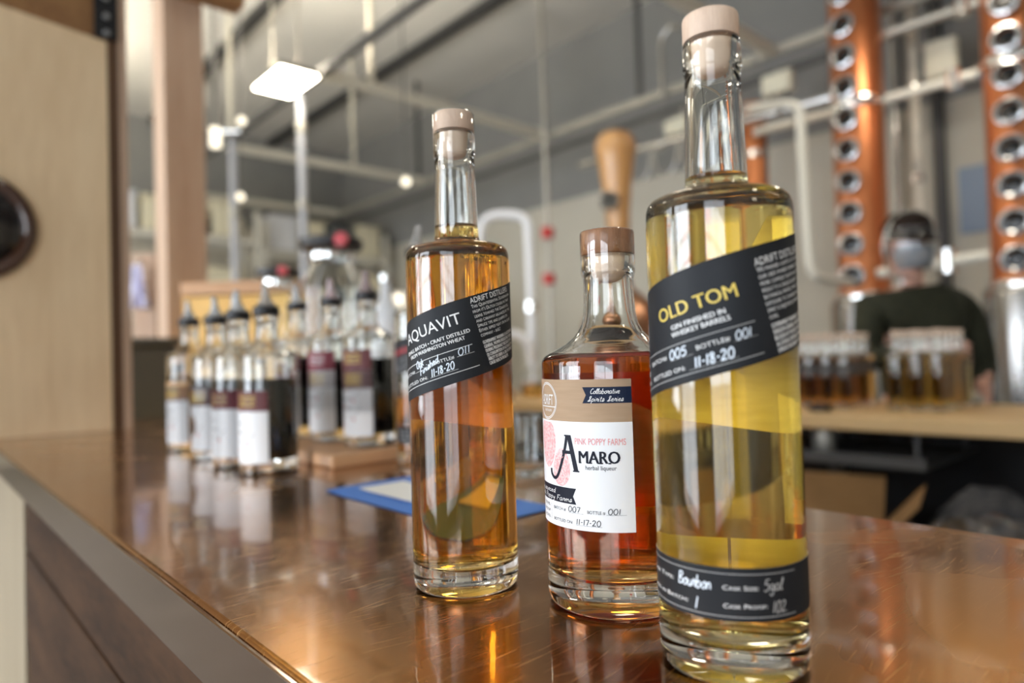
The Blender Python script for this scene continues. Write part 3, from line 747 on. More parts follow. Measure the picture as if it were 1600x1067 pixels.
# the tall hooked initial
ribbon(t, [((-27.6+4.7*k/12)*mm, (105.2-20.6*k/12)*mm) for k in range(13)], 3.0*mm, fm, 4)
ribbon(t, crom([(-29.0*mm, 105.2*mm), (-31.2*mm, 96*mm), (-35.2*mm, 85.5*mm), (-38.2*mm, 80.4*mm), (-41.2*mm, 79.2*mm), (-44.2*mm, 81.4*mm), (-44.6*mm, 84.4*mm)], 8), 2.0*mm, fm, 4)
rule(t, -33*mm, -24.2*mm, 95.3*mm, 2.0*mm, fm, 4)
rule(t, -31.0*mm, -26.4*mm, 105.0*mm, .9*mm, fm, 4); rule(t, -25.2*mm, -20.8*mm, 84.6*mm, .8*mm, fm, 4)
put_text(t, 'MARO', -20.7*mm, 89.8*mm, 6.9*mm, fm, 4, 3.2*mm, bold=.07)
for s in (-20.2, -15.2, -13.6, -8.8, -7.2, -2.6): rule(t, (s-.7)*mm, (s+.9)*mm, 89.9*mm, .75*mm, fm, 4)
put_text(t, 'herbal liqueur', -16.8*mm, 86.0*mm, 2.5*mm, fm, 5, 1.2*mm, bold=-.006)
flat_poly(t, [(-88*mm, 74.6*mm), (-23.4*mm, 74.5*mm), (-25.7*mm, 69.8*mm), (-23.6*mm, 65.2*mm), (-88*mm, 65.0*mm)][::-1], f2, 4)
hand(t, 'Herbs sourced', -71*mm, 70.2*mm, 2.9*mm, fm, 0, -40.6*mm, .30*mm, .25)
hand(t, 'from Pink Poppy Farms', -77*mm, 66.4*mm, 2.9*mm, fm, 0, -26.4*mm, .30*mm, .25)
put_text(t, 'BATCH #', -42.9*mm, 60.6*mm, 1.8*mm, fm, 5, -31.6*mm)
put_text(t, 'BOTTLE #', -16.6*mm, 60.8*mm, 1.8*mm, fm, 5, -6.0*mm)
put_text(t, 'BOTTLED ON:', -42.9*mm, 53.9*mm, 1.8*mm, fm, 5, -26.4*mm)
rule(t, -30*mm, -19*mm, 60.3*mm, .13*mm, fm, 5); rule(t, -5.4*mm, 6*mm, 60.6*mm, .13*mm, fm, 5); rule(t, -25*mm, -8*mm, 53.6*mm, .13*mm, fm, 5)
hand(t, '007', -29.6*mm, 60.9*mm, 3.1*mm, fm, 4, -20.9*mm, .42*mm, .05)
hand(t, '001', -4.5*mm, 61.0*mm, 3.1*mm, fm, 4, 3.0*mm, .42*mm, .05)
hand(t, '11-17-20', -24.0*mm, 54.0*mm, 3.2*mm, fm, 4, -8.4*mm, .42*mm, .02)
rule(t, -46.2*mm, -46.05*mm, 58.5*mm, 9.4*mm, fm, 5)
for i, q in enumerate(('750 ML', 'PROOF', 'ALC/VOL')): put_text(t, q, -58*mm, (61.3-3.6*i)*mm, 1.7*mm, fm, 5, -48*mm)
for r_ in (11.0, 10.1): ribbon(t, [((-47.8+r_*math.cos(a*PI/20))*mm, (124.9+r_*math.sin(a*PI/20))*mm) for a in range(41)], .42*mm, fm, 0)
put_text(t, 'ADRIFT', -55.5*mm, 122.6*mm, 6.2*mm, fm, 0, -40.4*mm, bold=-.012)
rule(t, -57.6*mm, -38.0*mm, 121.4*mm, .5*mm, fm, 0)
put_text(t, 'DISTILLERS', -51*mm, 118.6*mm, 1.3*mm, fm, 0, -42*mm)
tag(t.build('lettering', ['ink_white', 'ink_navy', 'ink_pink', 'poppy_pink', 'ink_black', 'ink_black'], lb, smooth=False), kind='stuff')

# ------------------------------------------------------------------ pouring bottles along the bar
def scribble(mb, s0, s1, t, h, mapf, mi, wd, seed):
    """blurred, unreadable handwriting: a run of small peaks"""
    rr = random.Random(seed); P = []; n = max(4, int((s1-s0)/(h*.55)))
    for i in range(n+1): P.append((s0+(s1-s0)*i/n, t+(h if i % 2 else 0)*rr.uniform(.4, 1)))
    ribbon(mb, crom(P, 3), wd, mapf, mi)
proto = thing('pour_bottle', 'x', 'bottle')
glass_part(PO_OUT, PO_IN, proto, 64)
sp = MB().lathe([(0, .2225), (.0180, .2225), (.0186, .2235), (.0186, .2345), (.0178, .2358), (.0085, .2362), (0, .2362)], 32).build('pour_collar', 'black_plastic', proto)
proto_spout = MB(); proto_spout.lathe([(.0140, .2362), (.0132, .2385), (.0085, .2440), (.0052, .254), (.0040, .268), (.0028, .268), (.0038, .254), (.0070, .2445), (.0115, .2387)], 20)
for i, q in enumerate(proto_spout.v):
    k = max(0, q[2]-.242); proto_spout.v[i] = (q[0]+k*.16, q[1]+k*.22, q[2])
spm = {m: proto_spout.mesh('spout', m) for m in ('spout_clear', 'spout_pink')}
LM = {}
def pour_bottle(first, loc, label, liq, level, zlab, top_mat, style, spout='spout_clear', scale=1.0, rot=PI):
    r = proto if first else copy_tree(proto)
    r.location = loc; r.rotation_euler = (0, 0, rot); r.scale = (1, 1, scale)
    tag(r, label, 'bottle', 'pouring bottles along the copper bar')
    s = bpy.data.objects.new('spout', spm[spout]); COL.objects.link(s); s.parent = [c for c in r.children if c.name.startswith('pour_collar')][0]
    liquid_part(PO_IN, level, liq, r, 64)
    z0, z1, z2 = zlab
    lb = label_mesh(.040, 0, 0, -.0470, .0470, [(z0, z1, 1), (z1, z2, 0)], 'label', [top_mat, 'label_white', 'paper_back'], r)
    f = bend(.040); t = MB()
    if style == 'oval':
        flat_poly(t, [((2+8.5*math.cos(a*PI/14))*mm, z0+.040+15.5*mm*math.sin(a*PI/14)) for a in range(28)], f, 0)
        for k in range(3): scribble(t, .010, .034, z2-.010-.006*k, .003, f, 2, .0008, 5+k)
    elif style == 'bar':
        flat_poly(t, [(-.012, z2-.015), (.030, z2-.015), (.030, z2-.009), (-.012, z2-.009)], f, 3)
        scribble(t, -.03, .02, z1-.022, .003, f, 3, .0006, 9)
    else:
        for k in range(3): scribble(t, -.002, .030, z2-.009-.006*k, .0034, f, 2 if style == 'grey' else 4, .0009, 3+k)
        scribble(t, -.034, .008, z1-.018, .0035, f, 3, .0008, 11); scribble(t, -.034, .014, z1-.031, .0035, f, 3, .0008, 12)
        ribbon(t, crom([(-.02, z1-.052), (0, z1-.040), (.012, z1-.044), (.028, z1-.030)], 5), .0006, f, 3)
        for (px, pz) in ((.016, -.046), (-.006, -.055)): flat_poly(t, [(px+.0018*math.cos(a), z1+pz+.0022*math.sin(a)) for a in [i*PI/5 for i in range(10)]], f, 5)
        flat_poly(t, [(-.030+.0030*math.cos(a), z0+.022+.0048*math.sin(a)) for a in [i*PI/6 for i in range(12)]], f, 3)
    tag(t.build('lettering', ['disc_brown', 'ink_white', 'ink_white', 'grey_label', 'ink_gold', 'ink_red'], lb, smooth=False), kind='stuff')
    return r
Z = TOP+.0003
pour_bottle(True, (.392, .968, Z), 'nearest pouring bottle on the bar, black liqueur, plum-topped white label', 'coffee_black', .132, (.016, .088, .116), 'plum', 'gold')
pour_bottle(False, (.388, 1.068, Z), 'second pouring bottle along the bar, black liqueur, crimson-topped white label', 'coffee_black', .130, (.016, .088, .116), 'maroon', 'grey')
pour_bottle(False, (.395, 1.19, Z), 'dark pouring bottle with grey-topped white label bearing a brown oval', 'coffee_black', .130, (.016, .090, .122), 'grey_label', 'oval')
pour_bottle(False, (.403, 1.36, Z), 'amber pouring bottle with tan-topped white label, farthest along the bar', 'amber', .135, (.014, .092, .122), 'tan_label', 'bar', scale=1.03)
ZB = TOP+.0208
pour_bottle(False, (.556, .968, ZB), 'half-empty dark pouring bottle at the near corner of the wooden board', 'coffee_black', .108, (.052, .116, .147), 'plum', 'gold', 'spout_pink', 1.03)
pour_bottle(False, (.554, 1.086, ZB), 'half-empty dark pouring bottle with crimson-topped label, middle of the wooden board', 'coffee_black', .110, (.052, .116, .147), 'maroon', 'grey', 'spout_pink', 1.03)
pour_bottle(False, (.542, 1.196, ZB), 'dark pouring bottle at the far end of the wooden board', 'coffee_black', .140, (.052, .116, .147), 'plum', 'gold', 'spout_clear', 1.03)
pour_bottle(False, (.462, 1.287, Z), 'pouring bottle standing behind the front row, off the board end', 'coffee_black', .120, (.03, .10, .125), 'grey_label', 'grey', 'spout_clear', 1.05)

bd = box(.457, .622, .905, 1.245, TOP+.0003, TOP+.0205).build('serving_board', 'board', None, bevel=.003)
tag(bd, 'thick wooden serving board under three dark pouring bottles', 'board')

# tall bottle with pourer behind the amber one
tb = thing('pour_bottle', 'tall half-full amber bottle with pourer and slanted black label behind the board', 'bottle', (.580, .860, Z), face(.58, .86)-.12, 'pouring bottles along the copper bar')
glass_part(TALL_OUT, TALL_IN, tb, 64); liquid_part(TALL_IN, .099, 'red_amber', tb, 64)
co = MB().lathe([(0, .3076), (.0160, .3076), (.0164, .3085), (.0164, .3185), (.0158, .3198), (.008, .3202), (0, .3202)], 32).build('pour_collar', 'black_plastic', tb)
m2 = MB(); m2.v = [(x, y, z+.086) for x, y, z in proto_spout.v]; m2.f = proto_spout.f; m2.m = proto_spout.m; m2.build('spout', 'spout_clear', co)
be = math.atan(.27); fm = bend(.0355, be, .165)
lb = label_mesh(.0355, be, .165, -.12, .095, [(-.0246, .0246, 0)], 'label', ['label_black', 'paper_back'], tb)
t = MB()
for k in range(2): scribble(t, -.040, .012, .006-.003*k, .006, fm, 0, .0012, 20+k)
scribble(t, -.035, .008, -.006, .003, fm, 1, .0007, 23); rule(t, -.05, .014, -.0105, .0004, fm, 1); rule(t, -.05, .014, -.0195, .0004, fm, 1); scribble(t, -.045, .0, -.017, .004, fm, 1, .0006, 24)
tag(t.build('lettering', ['ink_red', 'ink_grey'], lb, smooth=False), kind='stuff')
lb = label_mesh(.0355, 0, 0, -.1, .09, [(.031, .0555, 0)], 'cask_label', ['label_black', 'paper_back'], tb)
fm = bend(.0355); t = MB()
for z in (.052, .034): rule(t, -.08, .03, z, .0003, fm, 0)
for z in (.045, .038): scribble(t, -.04, .03, z, .003, fm, 0, .0006, int(z*1e4))
tag(t.build('lettering', ['ink_grey'], lb, smooth=False), kind='stuff')

# blue sheet with a white card, and a tumbler
def sheet(name, pts, z, mat, th=.0006, nx=14):
    m = MB(); a, b, c, d = [Vector(p) for p in pts]
    for s in (0, 1):
        n0 = len(m.v)
        for i in range(nx+1):
            for j in range(nx+1):
                u, v_ = i/nx, j/nx; p = (a*(1-u)+b*u)*(1-v_)+(d*(1-u)+c*u)*v_
                e = min(u, 1-u, v_, 1-v_)
                w_ = .0005*math.sin(9*u+4*v_)*min(1, e*6) + (.0012*max(0, .12-u)/.12 if u < .12 else 0)
                m.v.append((p.x, p.y, z+.0006+w_-(th if s else 0)))
        for i in range(nx):
            for j in range(nx):
                q = [n0+i*(nx+1)+j, n0+(i+1)*(nx+1)+j, n0+(i+1)*(nx+1)+j+1, n0+i*(nx+1)+j+1]
                m.f.append(tuple(q if not s else q[::-1])); m.m.append(0)
    return m.build(name, mat, None)
tag(sheet('blue_sheet', [(.372, .755), (.372, .485), (.488, .485), (.488, .755)], TOP+.0006, 'blue_paper'), 'blue paper sheet lying flat on the copper bar', 'paper')
tag(sheet('white_card', [(.400, .725), (.400, .585), (.462, .585), (.462, .725)], TOP+.0026, 'white_paper', .0003), 'small white card lying on the blue sheet', 'card')
tu = thing('tumbler', 'clear glass tumbler on the bar between amber bottle and AMARO bottle', 'glass', (.600, .655, Z))
MB().lathe([(0, .002), (.022, .0015), (.0265, 0), (.029, .002), (.0345, .078), (.0340, .0795), (.0330, .078), (.0282, .016), (.025, .011), (0, .010)], 64).build('tumbler_glass', 'clear_glass', tu, angle=75)

# ------------------------------------------------------------------ behind the bar, left
cab = thing('back_cabinet', 'pale wooden cabinet behind the bar under the glass dispensers', 'cabinet', (0, 0, 0))
box(.82, 1.42, 1.62, 2.86, .08, 1.09).build('body', 'golden_ply', cab, smooth=False)
box(.80, 1.44, 1.60, 2.88, 1.091, 1.125).build('worktop', 'board', cab, bevel=.003)
for k in range(3):
    d = box(.802, .8195, 1.64+.405*k, 2.03+.405*k, .12, 1.07).build('door', 'golden_ply', cab, bevel=.002)
    MB().cyl((.787, 1.98+.405*k, .80), (.787, 1.98+.405*k, .92), .005).build('handle', 'steel', d)
cr = thing('wooden_crate', 'golden wooden crate with tan lid standing on the back cabinet', 'crate', (.985, 2.56, 1.1255), -.75)
for k in range(4): box(-.20, .20, -.13, -.118, .002+.088*k, .084+.088*k).build('slat', 'crate_ply', cr, bevel=.002)
for k in range(4): box(-.20, .20, .118, .13, .002+.088*k, .084+.088*k).build('slat', 'crate_ply', cr, bevel=.002)
for x in (-.20, .188): box(x, x+.012, -.117, .117, 0, .352).build('end_board', 'crate_ply', cr, smooth=False)
box(-.188, .188, -.117, .117, 0, .012).build('base_board', 'crate_ply', cr, smooth=False)
box(-.205, .205, -.135, .135, .354, .40).build('lid', 'board', cr, bevel=.003)
def dispenser(x, y, z, h, r, label):
    d = thing('glass_dispenser', label, 'dispenser', (x, y, z), -.7, 'glass dispensers on the back cabinet')
    MB().lathe([(0, 0), (r*.80, 0), (r*.86, .006), (r, .05), (r, h*.68), (r*.9, h*.76), (r*.66, h*.84), (r*.60, h*.93), (r*.56, h*.93), (r*.62, h*.83), (r*.86, h*.75), (r*.955, h*.67), (r*.955, .052), (r*.82, .012), (0, .010)], 40).build('jar', 'clear_glass', d, angle=70)
    li = MB().lathe([(0, h*.931), (r*.98, h*.931), (r*1.04, h*.94), (r*1.04, h*.985), (r*.95, h*1.0), (r*.3, h*1.015), (0, h*1.02)], 40).build('lid', 'black_plastic', d)
    MB().lathe([(0, 0), (r*.2, 0), (r*.24, .014), (r*.2, .026), (0, .03)], 20, 0, Matrix.Translation((r*.55, -r*.86, h*.962)) @ Matrix.Rotation(PI/2, 4, 'X')).build('knob', 'red_soft', li)
    MB().lathe([(r*.62, h*.865), (r*.72, h*.865), (r*.74, h*.89), (r*.72, h*.912), (r*.62, h*.912)], 32).build('clamp_ring', 'steel_bright', d)
dispenser(.955, 1.86, 1.1255, .465, .088, 'larger glass dispenser with black lid and red knob on the back cabinet')
dispenser(.905, 2.13, 1.1255, .405, .066, 'smaller glass dispenser with black lid and red knob beside the crate')
for i, (x, y, h, r, nm) in enumerate(((1.10, 1.80, .36, .045, 'frosted white bottle on the back cabinet right of the larger dispenser'), (1.20, 1.74, .33, .042, 'frosted white bottle at the near end of the back cabinet'))):
    wb = thing('white_bottle', nm, 'bottle', (x, y, 1.1255))
    MB().lathe([(0, 0), (r*.95, 0), (r, .006), (r, h*.62), (r*.92, h*.68), (r*.5, h*.76), (r*.36, h*.82), (r*.34, h*.94), (0, h*.94)], 32).build('body', 'hose_white', wb)
    MB().lathe([(0, h*.941), (r*.40, h*.941), (r*.40, h*1.0), (0, h*1.0)], 24).build('cap', 'steel_bright', wb)
tt = thing('storage_tote', 'dark grey storage tote behind the bar left of the fir post', 'tote', (.62, 2.72, .90), .2)
MB().box(-.16, .10, -.12, .12, 0, .40).build('tub', 'tote_grey', tt, bevel=.012)
box(-.175, .115, -.135, .135, .401, .43).build('lid', 'tote_grey', tt, bevel=.008)
st = thing('tote_stand', 'low wooden stand under the grey storage tote', 'stand', (.62, 2.72, 0), .2)
box(-.19, .13, -.15, .15, .86, .899).build('top', 'golden_ply', st, bevel=.003)
for x in (-.18, .09):
    for y in (-.14, .11): box(x, x+.03, y, y+.03, 0, .859).build('leg', 'golden_ply', st)
cl = MB()
for i in range(13):
    for j in range(9):
        u, v_ = i/12, j/8
        cl.v.append((.045*(v_-.5)*(1+.9*u)+.01*u, .016*math.sin(v_*11+u*2)*(.3+u), -.19*u))
for i in range(12):
    for j in range(8): cl.f.append((i*9+j, i*9+j+1, (i+1)*9+j+1, (i+1)*9+j)); cl.m.append(0)
ho = thing('hanging_cloth', 'pale lilac cloth hanging beside the dark timber post', 'cloth', (.775, 3.33, 1.68), -.7)
oc = cl.build('cloth', 'cloth_lilac', ho); so = oc.modifiers.new('solid', 'SOLIDIFY'); so.thickness = .004
MB().tube([(0, 0, -.004), (0, .004, .02), (0, .03, .03), (0, .05, .012)], .004).build('hook', 'steel', ho)
box(-.05, .05, .052, .075, -1.68, .06).build('hook_board', 'fir', ho, smooth=False)

# ------------------------------------------------------------------ ceiling struts, lamps
sf = thing('strut_frame', 'overhead grid of pale metal struts hung from the ceiling', 'strut grid', (0, 0, 0))
def bar_box(x0, x1, y0, y1, z0, z1, mat='strut', name='strut'): return box(x0, x1, y0, y1, z0, z1).build(name, mat, sf, smooth=False)
ZS = 3.6
bar_box(2.55, 2.60, 2.2, 11.0, ZS-.03, ZS+.03, 'strut_dark')
bar_box(5.19, 5.25, -1.0, 11.0, ZS-.03, ZS+.03); bar_box(5.20, 5.24, -1.0, 11.0, ZS-.20, ZS-.15, 'strut_dark')
for y in (2.6, 5.17, 7.5, 9.9): bar_box(2.601, 5.189, y-.035, y+.035, ZS-.035, ZS+.05, 'strut_pale')
for (x, y) in ((3.1, 5.19), (2.57, 7.15), (5.22, 5.19), (5.22, 3.9), (5.22, 7.6), (2.57, 3.0), (4.2, 7.52), (2.57, 9.9)): bar_box(x-.02, x+.02, y-.0, y+.04, ZS+.051, ZC-.002, 'strut_pale' if x < 5 else 'strut_dark', 'hanger')
def pipe(name, label, cat, pts, r, mat, smooth=0, group=None, parts=None):
    t_ = thing(name, label, cat, (0, 0, 0), 0, group)
    MB().tube(pts, r, 16, 0, smooth).build('pipe_run', mat, t_)
    for (p, q, rr, m_, nm) in (parts or []): MB().cyl(p, q, rr).build(nm, m_, t_)
    return t_
pipe('drop_pipe', 'pale blue-grey conduit dropping from the strut grid beside the bright lamp panel', 'pipe', [(2.57, 5.50, ZS-.031), (2.57, 5.50, 1.55), (2.57, 5.50, .05)], .034, 'conduit', parts=[((2.57, 5.5, 3.2), (2.57, 5.5, 3.3), .045, 'strut', 'coupling'), ((2.57, 5.5, 2.55), (2.57, 5.5, 2.62), .045, 'strut', 'coupling')])
pipe('drop_pipe', 'pale conduit dropping from the strut grid just right of the fir post', 'pipe', [(2.57, 7.12, ZS-.031), (2.57, 7.12, 2.0), (2.57, 7.12, .05)], .040, 'conduit', parts=[((2.57, 7.12, 2.75), (2.57, 7.12, 2.84), .055, 'strut', 'coupling')])
for i, (x, y) in enumerate(LEDS):
    nm = 'square white lamp panel glowing under the strut grid' if i == 0 else ['added unseen lamp panel over the work bench', 'added unseen lamp panel near the copper still columns', 'added unseen lamp panel over the far customer side', 'added unseen lamp panel over the customer side of the bar', 'added unseen lamp panel behind the bar end', 'added unseen lamp panel over the far left corner', 'added lamp panel, unseen beyond the plywood screen'][i-1]
    lp = thing('lamp_panel', nm, 'lamp', (x*.968, y*.968, ZS-.085), 0, 'lamp panels under the strut grid')
    box(-.163, .163, -.272, .272, .004, .05).build('housing', 'strut', lp, bevel=.004)
    box(-.155, .155, -.262, .262, -.008, .0035).build('diffuser', 'led', lp, smooth=False)
    if y > 3: box(-.13, .13, -.23, .23, .0502, .054).build('added_uplight', 'added_up_glow', lp, smooth=False)  # added glowing top that lifts the ceiling brightness
    for yy in (-.25, .25): box(-.006, .006, yy-.006, yy+.006, .0505, ZC-ZS+.082).build('hanger', 'strut', lp, smooth=False)
def glow_spot(loc, r, label, stem):  # glowing globe on a stem, stands in for a bright lamp glint
    b = thing('glint_globe', label, 'lamp', loc, 0, 'glowing globes standing for lamp glints')
    MB().lathe([(0, -r)]+[(r*math.sin(a*PI/10), -r*math.cos(a*PI/10)) for a in range(1, 10)]+[(0, r)], 20).build('globe', 'glow_spot', b)
    box(-.004, .004, -.004, .004, r*.9, stem).build('stem', 'strut_dark', b, smooth=False)
glow_spot((3.09, 4.70, 2.69), .036, 'glowing globe for a lamp glint left of the AQUAVIT stopper', 2.3)
glow_spot((2.09, 5.58, 3.23), .034, 'glowing globe for a lamp glint below left of the bright panel', 1.76)
glow_spot((2.302, 6.215, 2.757), .034, 'lowest glowing globe for a lamp glint beside the drop conduit', 2.235)
bt = thing('tube_lamp', 'short bright tube lamp peeking out beside the fir post', 'lamp', (1.93, 5.73, 3.10))
MB().cyl((0, 0, -.075), (0, 0, .075), .042).build('tube', 'glow_spot', bt); MB().cyl((.045, -.03, .05), (.16, -.12, .05), .022).build('arm', 'steel_bright', bt)
box(-.012, .012, -.012, .012, .0755, 1.89).build('stem', 'strut_dark', bt, smooth=False)

# storage racks at the far left end
def rack(x0, x1, y0, y1, zs, label, totes):
    t_ = thing('storage_rack', label, 'rack', (0, 0, 0), 0, 'storage racks at the far end')
    for x in (x0, x1-.06):
        for y in (y0, y1-.06): box(x, x+.06, y, y+.06, 0, zs[-1]+.35).build('upright', 'pipe_paint', t_, smooth=False)
    for z in zs:
        for y in (y0-.002, y1-.058): box(x0+.061, x1-.061, y, y+.06, z-.10, z-.03).build('beam', 'orange_beam' if z == zs[1] else 'pipe_paint', t_, smooth=False)
        box(x0+.061, x1-.061, y0+.06, y1-.06, z-.029, z).build('deck', 'strut', t_, smooth=False)
    k = 0
    for z in zs:
        x = x0+.12
        while x < x1-.5:
            w_ = random.uniform(.34, .52); h_ = random.uniform(.28, .5)
            o = thing('storage_bin', '%s bin on the %s, %s' % (('cream', 'grey', 'cream', 'white')[k % 4], totes, 'number %d along' % (k+1)), 'bin', (x+w_/2, (y0+y1)/2, z+.001), 0, 'bins on the storage racks')
            mt = ('tote_cream', 'tote_grey', 'tote_cream', 'hose_white')[k % 4]
            box(-w_/2+.02, w_/2-.02, -.22, .22, 0, h_).build('tub', mt, o, bevel=.02); box(-w_/2+.005, w_/2-.005, -.24, .24, h_+.001, h_+.03).build('lid', mt, o, bevel=.01)
            o['label'] = '%s storage bin on the %s, place %s from the left on %s shelf' % (('cream', 'grey', 'cream', 'white')[k % 4], totes, ('first', 'second', 'third', 'fourth', 'fifth', 'sixth', 'seventh', 'eighth')[int(round((x-x0)/.47)) % 8], ('the lowest', 'the second', 'the third', 'the top')[zs.index(z)])
            x += w_+.03; k += 1
rack(1.55, 3.55, 8.9, 9.5, (.5, 1.35, 2.15, 2.9), 'tall storage rack at the far end seen left of the fir post', 'left rack')
rack(3.75, 5.75, 9.3, 9.9, (.5, 1.3, 2.1, 2.85), 'tall storage rack at the far end seen above the pouring bottles', 'right rack')

# ------------------------------------------------------------------ the stills
def still(y, label):
    t_ = thing('still_column', label, 'still column', (4.97, y, 0), 0, 'copper still columns')
    MB().lathe([(0, 1.55), (.172, 1.55), (.165, 1.58), (.165, 4.3), (.15, 4.36), (.08, 4.42), (0, 4.43)], 64).build('copper_tube', 'copper_still', t_)
    bs = MB().lathe([(0, .12), (.19, .12), (.215, .16), (.22, .20), (.22, 1.51), (.215, 1.535), (.20, 1.549), (0, 1.549)], 64).build('steel_pot', 'pot_steel', t_)
    for k in range(3):
        a = k*2*PI/3; MB().cyl((.17*math.cos(a), .17*math.sin(a), 0), (.17*math.cos(a), .17*math.sin(a), .16), .03).build('foot', 'steel', bs)
    for z in (1.56, 2.885, 3.95): MB().lathe([(.1655, z-.028), (.19, z-.028), (.195, z), (.19, z+.028), (.1655, z+.028)], 48).build('clamp_band', 'steel_bright', t_)
    for k in range(13):
        z = 1.70+.2135*k
        M = Matrix.Translation((-.155, 0, z)) @ Matrix.Rotation(-PI/2, 4, 'Y')
        g = MB().lathe([(.052, 0), (.062, 0), (.062, .035), (.080, .037), (.082, .045), (.082, .058), (.078, .066), (.064, .070), (.055, .064), (.052, .05)], 40, 0, M).build('sight_ring', 'sight_steel', t_)
        MB().lathe([(0, .010), (.0515, .010), (.0515, .030), (.030, .034), (0, .035)], 32, 0, M).build('sight_glass', 'black_glass', g)
        for q in range(6):
            a = q*PI/3+.3
            MB().cyl(M @ Vector((.069*math.cos(a), .069*math.sin(a), .069)), M @ Vector((.069*math.cos(a), .069*math.sin(a), .078)), .007, seg=8).build('bolt', 'bolt', g)
still(1.88, 'left copper still column with a row of round sight glasses behind the person')
still(.975, 'right copper still column with round sight glasses at the picture edge')
# slim copper column
sc_ = thing('still_column', 'slim copper column seen just right of the OLD TOM neck', 'still column', (5.20, 2.78, 0), 0, 'copper still columns')
MB().lathe([(0, .3), (.10, .3), (.10, 3.18), (.085, 3.23), (0, 3.25)], 40).build('copper_tube', 'copper_still', sc_)
MB().lathe([(.1005, 2.78), (.115, 2.78), (.115, 2.83), (.1005, 2.83)], 40).build('clamp_band', 'steel_bright', sc_)
MB().lathe([(0, 0), (.22, 0), (.22, .29), (0, .299)], 40).build('base', 'steel', sc_)
# tapered tan column with rounded top over a copper pot
ts = thing('pot_still', 'rounded copper pot still with tapered tan neck behind the AMARO stopper', 'still', (3.60, 2.92, 0), 0)
MB().lathe([(0, 1.45), (.076, 1.45), (.074, 1.95), (.080, 2.15), (.098, 2.35), (.122, 2.52), (.136, 2.60), (.134, 2.65), (.112, 2.695), (.07, 2.715), (0, 2.72)], 56).build('tapered_neck', 'tan_wood', ts)
pot = MB().lathe([(0, .9), (.20, .92), (.27, 1.05), (.285, 1.25), (.27, 1.42), (.21, 1.56), (.12, 1.64), (.085, 1.67), (.078, 1.70)], 56).build('copper_pot', 'copper_pot', ts)
for k in range(3):
    a = k*2*PI/3+.4; MB().cyl((.17*math.cos(a), .17*math.sin(a), 0), (.17*math.cos(a), .17*math.sin(a), .93), .025).build('leg', 'steel', ts)
a = math.radians(221)
M = Matrix.Translation((.078*math.cos(a)-.042, .078*math.sin(a)+.038, 2.235)) @ Matrix.Rotation(a, 4, 'Z') @ Matrix.Rotation(PI/2, 4, 'Y')
sg = MB().lathe([(.022, 0), (.050, 0), (.066, .012), (.066, .035), (.058, .045), (.026, .045), (.022, .03)], 40, 0, M).build('sight_ring', 'steel_bright', ts)
MB().lathe([(0, .01), (.0218, .01), (.0218, .03), (0, .033)], 24, 0, M).build('sight_glass', 'black_glass', sg)

# ------------------------------------------------------------------ pipework
E_ = .06
pipe('steel_pipe', 'bright vertical steel pipe between the two copper still columns', 'pipe', [(5.52, 1.69, .02), (5.52, 1.69, 4.98)], .036, 'pipe_paint', parts=[((5.52, 1.69, z), (5.52, 1.69, z+.06), .05, 'steel_bright', 'coupling') for z in (1.6, 2.4, 3.05)])
pipe('steel_pipe', 'thin grey vertical pipe close behind the left still column', 'pipe', [(5.90, 1.95, .02), (5.90, 1.95, 4.98)], .028, 'steel', parts=[((5.90, 1.95, 2.9), (5.90, 1.95, 2.97), .042, 'steel_bright', 'coupling')])
pipe('wall_post', 'dark vertical post against the back wall between the still columns', 'post', [(5.93, 1.66, .02), (5.93, 1.66, 4.98)], .045, 'strut_dark', parts=[((5.93, 1.66, 0), (5.93, 1.66, .019), .09, 'strut_dark', 'foot_plate')])
pipe('steel_pipe', 'steel pipe bending down beside the left still column', 'pipe', [(4.00, 2.22, 2.75), (4.16, 2.05, 2.775), (4.21, 1.98, 2.76), (4.24, 1.95, 2.70), (4.25, 1.95, 2.5), (4.26, 1.94, 1.85), (4.27, 1.93, 1.72), (4.32, 1.91, 1.665), (4.58, 1.885, 1.655), (4.728, 1.88, 1.655)], .030, 'pipe_paint', 6, parts=[((4.0, 2.22, 2.735), (4.0, 2.22, 2.765), .045, 'steel_bright', 'end_flange')])
pipe('steel_pipe', 'short steel pipe crossing to the left still column', 'pipe', [(4.20, 2.23, 2.655), (4.815, 1.93, 2.85)], .026, 'pipe_paint')
pipe('steel_pipe', 'long steel pipe running along behind the tan still neck', 'pipe', [(5.0, 4.5, 3.09), (5.0, 2.05, 3.02)], .034, 'steel_bright', parts=[((5.0, y, 3.05), (5.0, y+.06, 3.05), .052, 'steel_bright', 'coupling') for y in (2.4, 2.95, 3.5, 4.1)])
pipe('steel_pipe', 'upper cross pipe between the copper still columns', 'pipe', [(5.05, 1.75, 3.36), (5.05, 1.10, 3.36)], .032, 'strut', parts=[((5.05, 1.25, 3.31), (5.05, 1.25, 3.41), .05, 'steel_bright', 'valve')])
pipe('steel_pipe', 'middle cross pipe between the copper still columns', 'pipe', [(5.00, 1.74, 2.90), (5.00, 1.12, 2.90)], .030, 'pipe_paint', parts=[((5.0, 1.3, 2.84), (5.0, 1.3, 2.96), .045, 'steel_bright', 'valve')])
pipe('steel_pipe', 'lower cross pipe behind the shoulder of the person', 'pipe', [(4.78, 1.72, 1.70), (4.78, 1.10, 1.74)], .034, 'pipe_paint', parts=[((4.78, 1.32, 1.66), (4.78, 1.32, 1.80), .045, 'steel_bright', 'valve')])
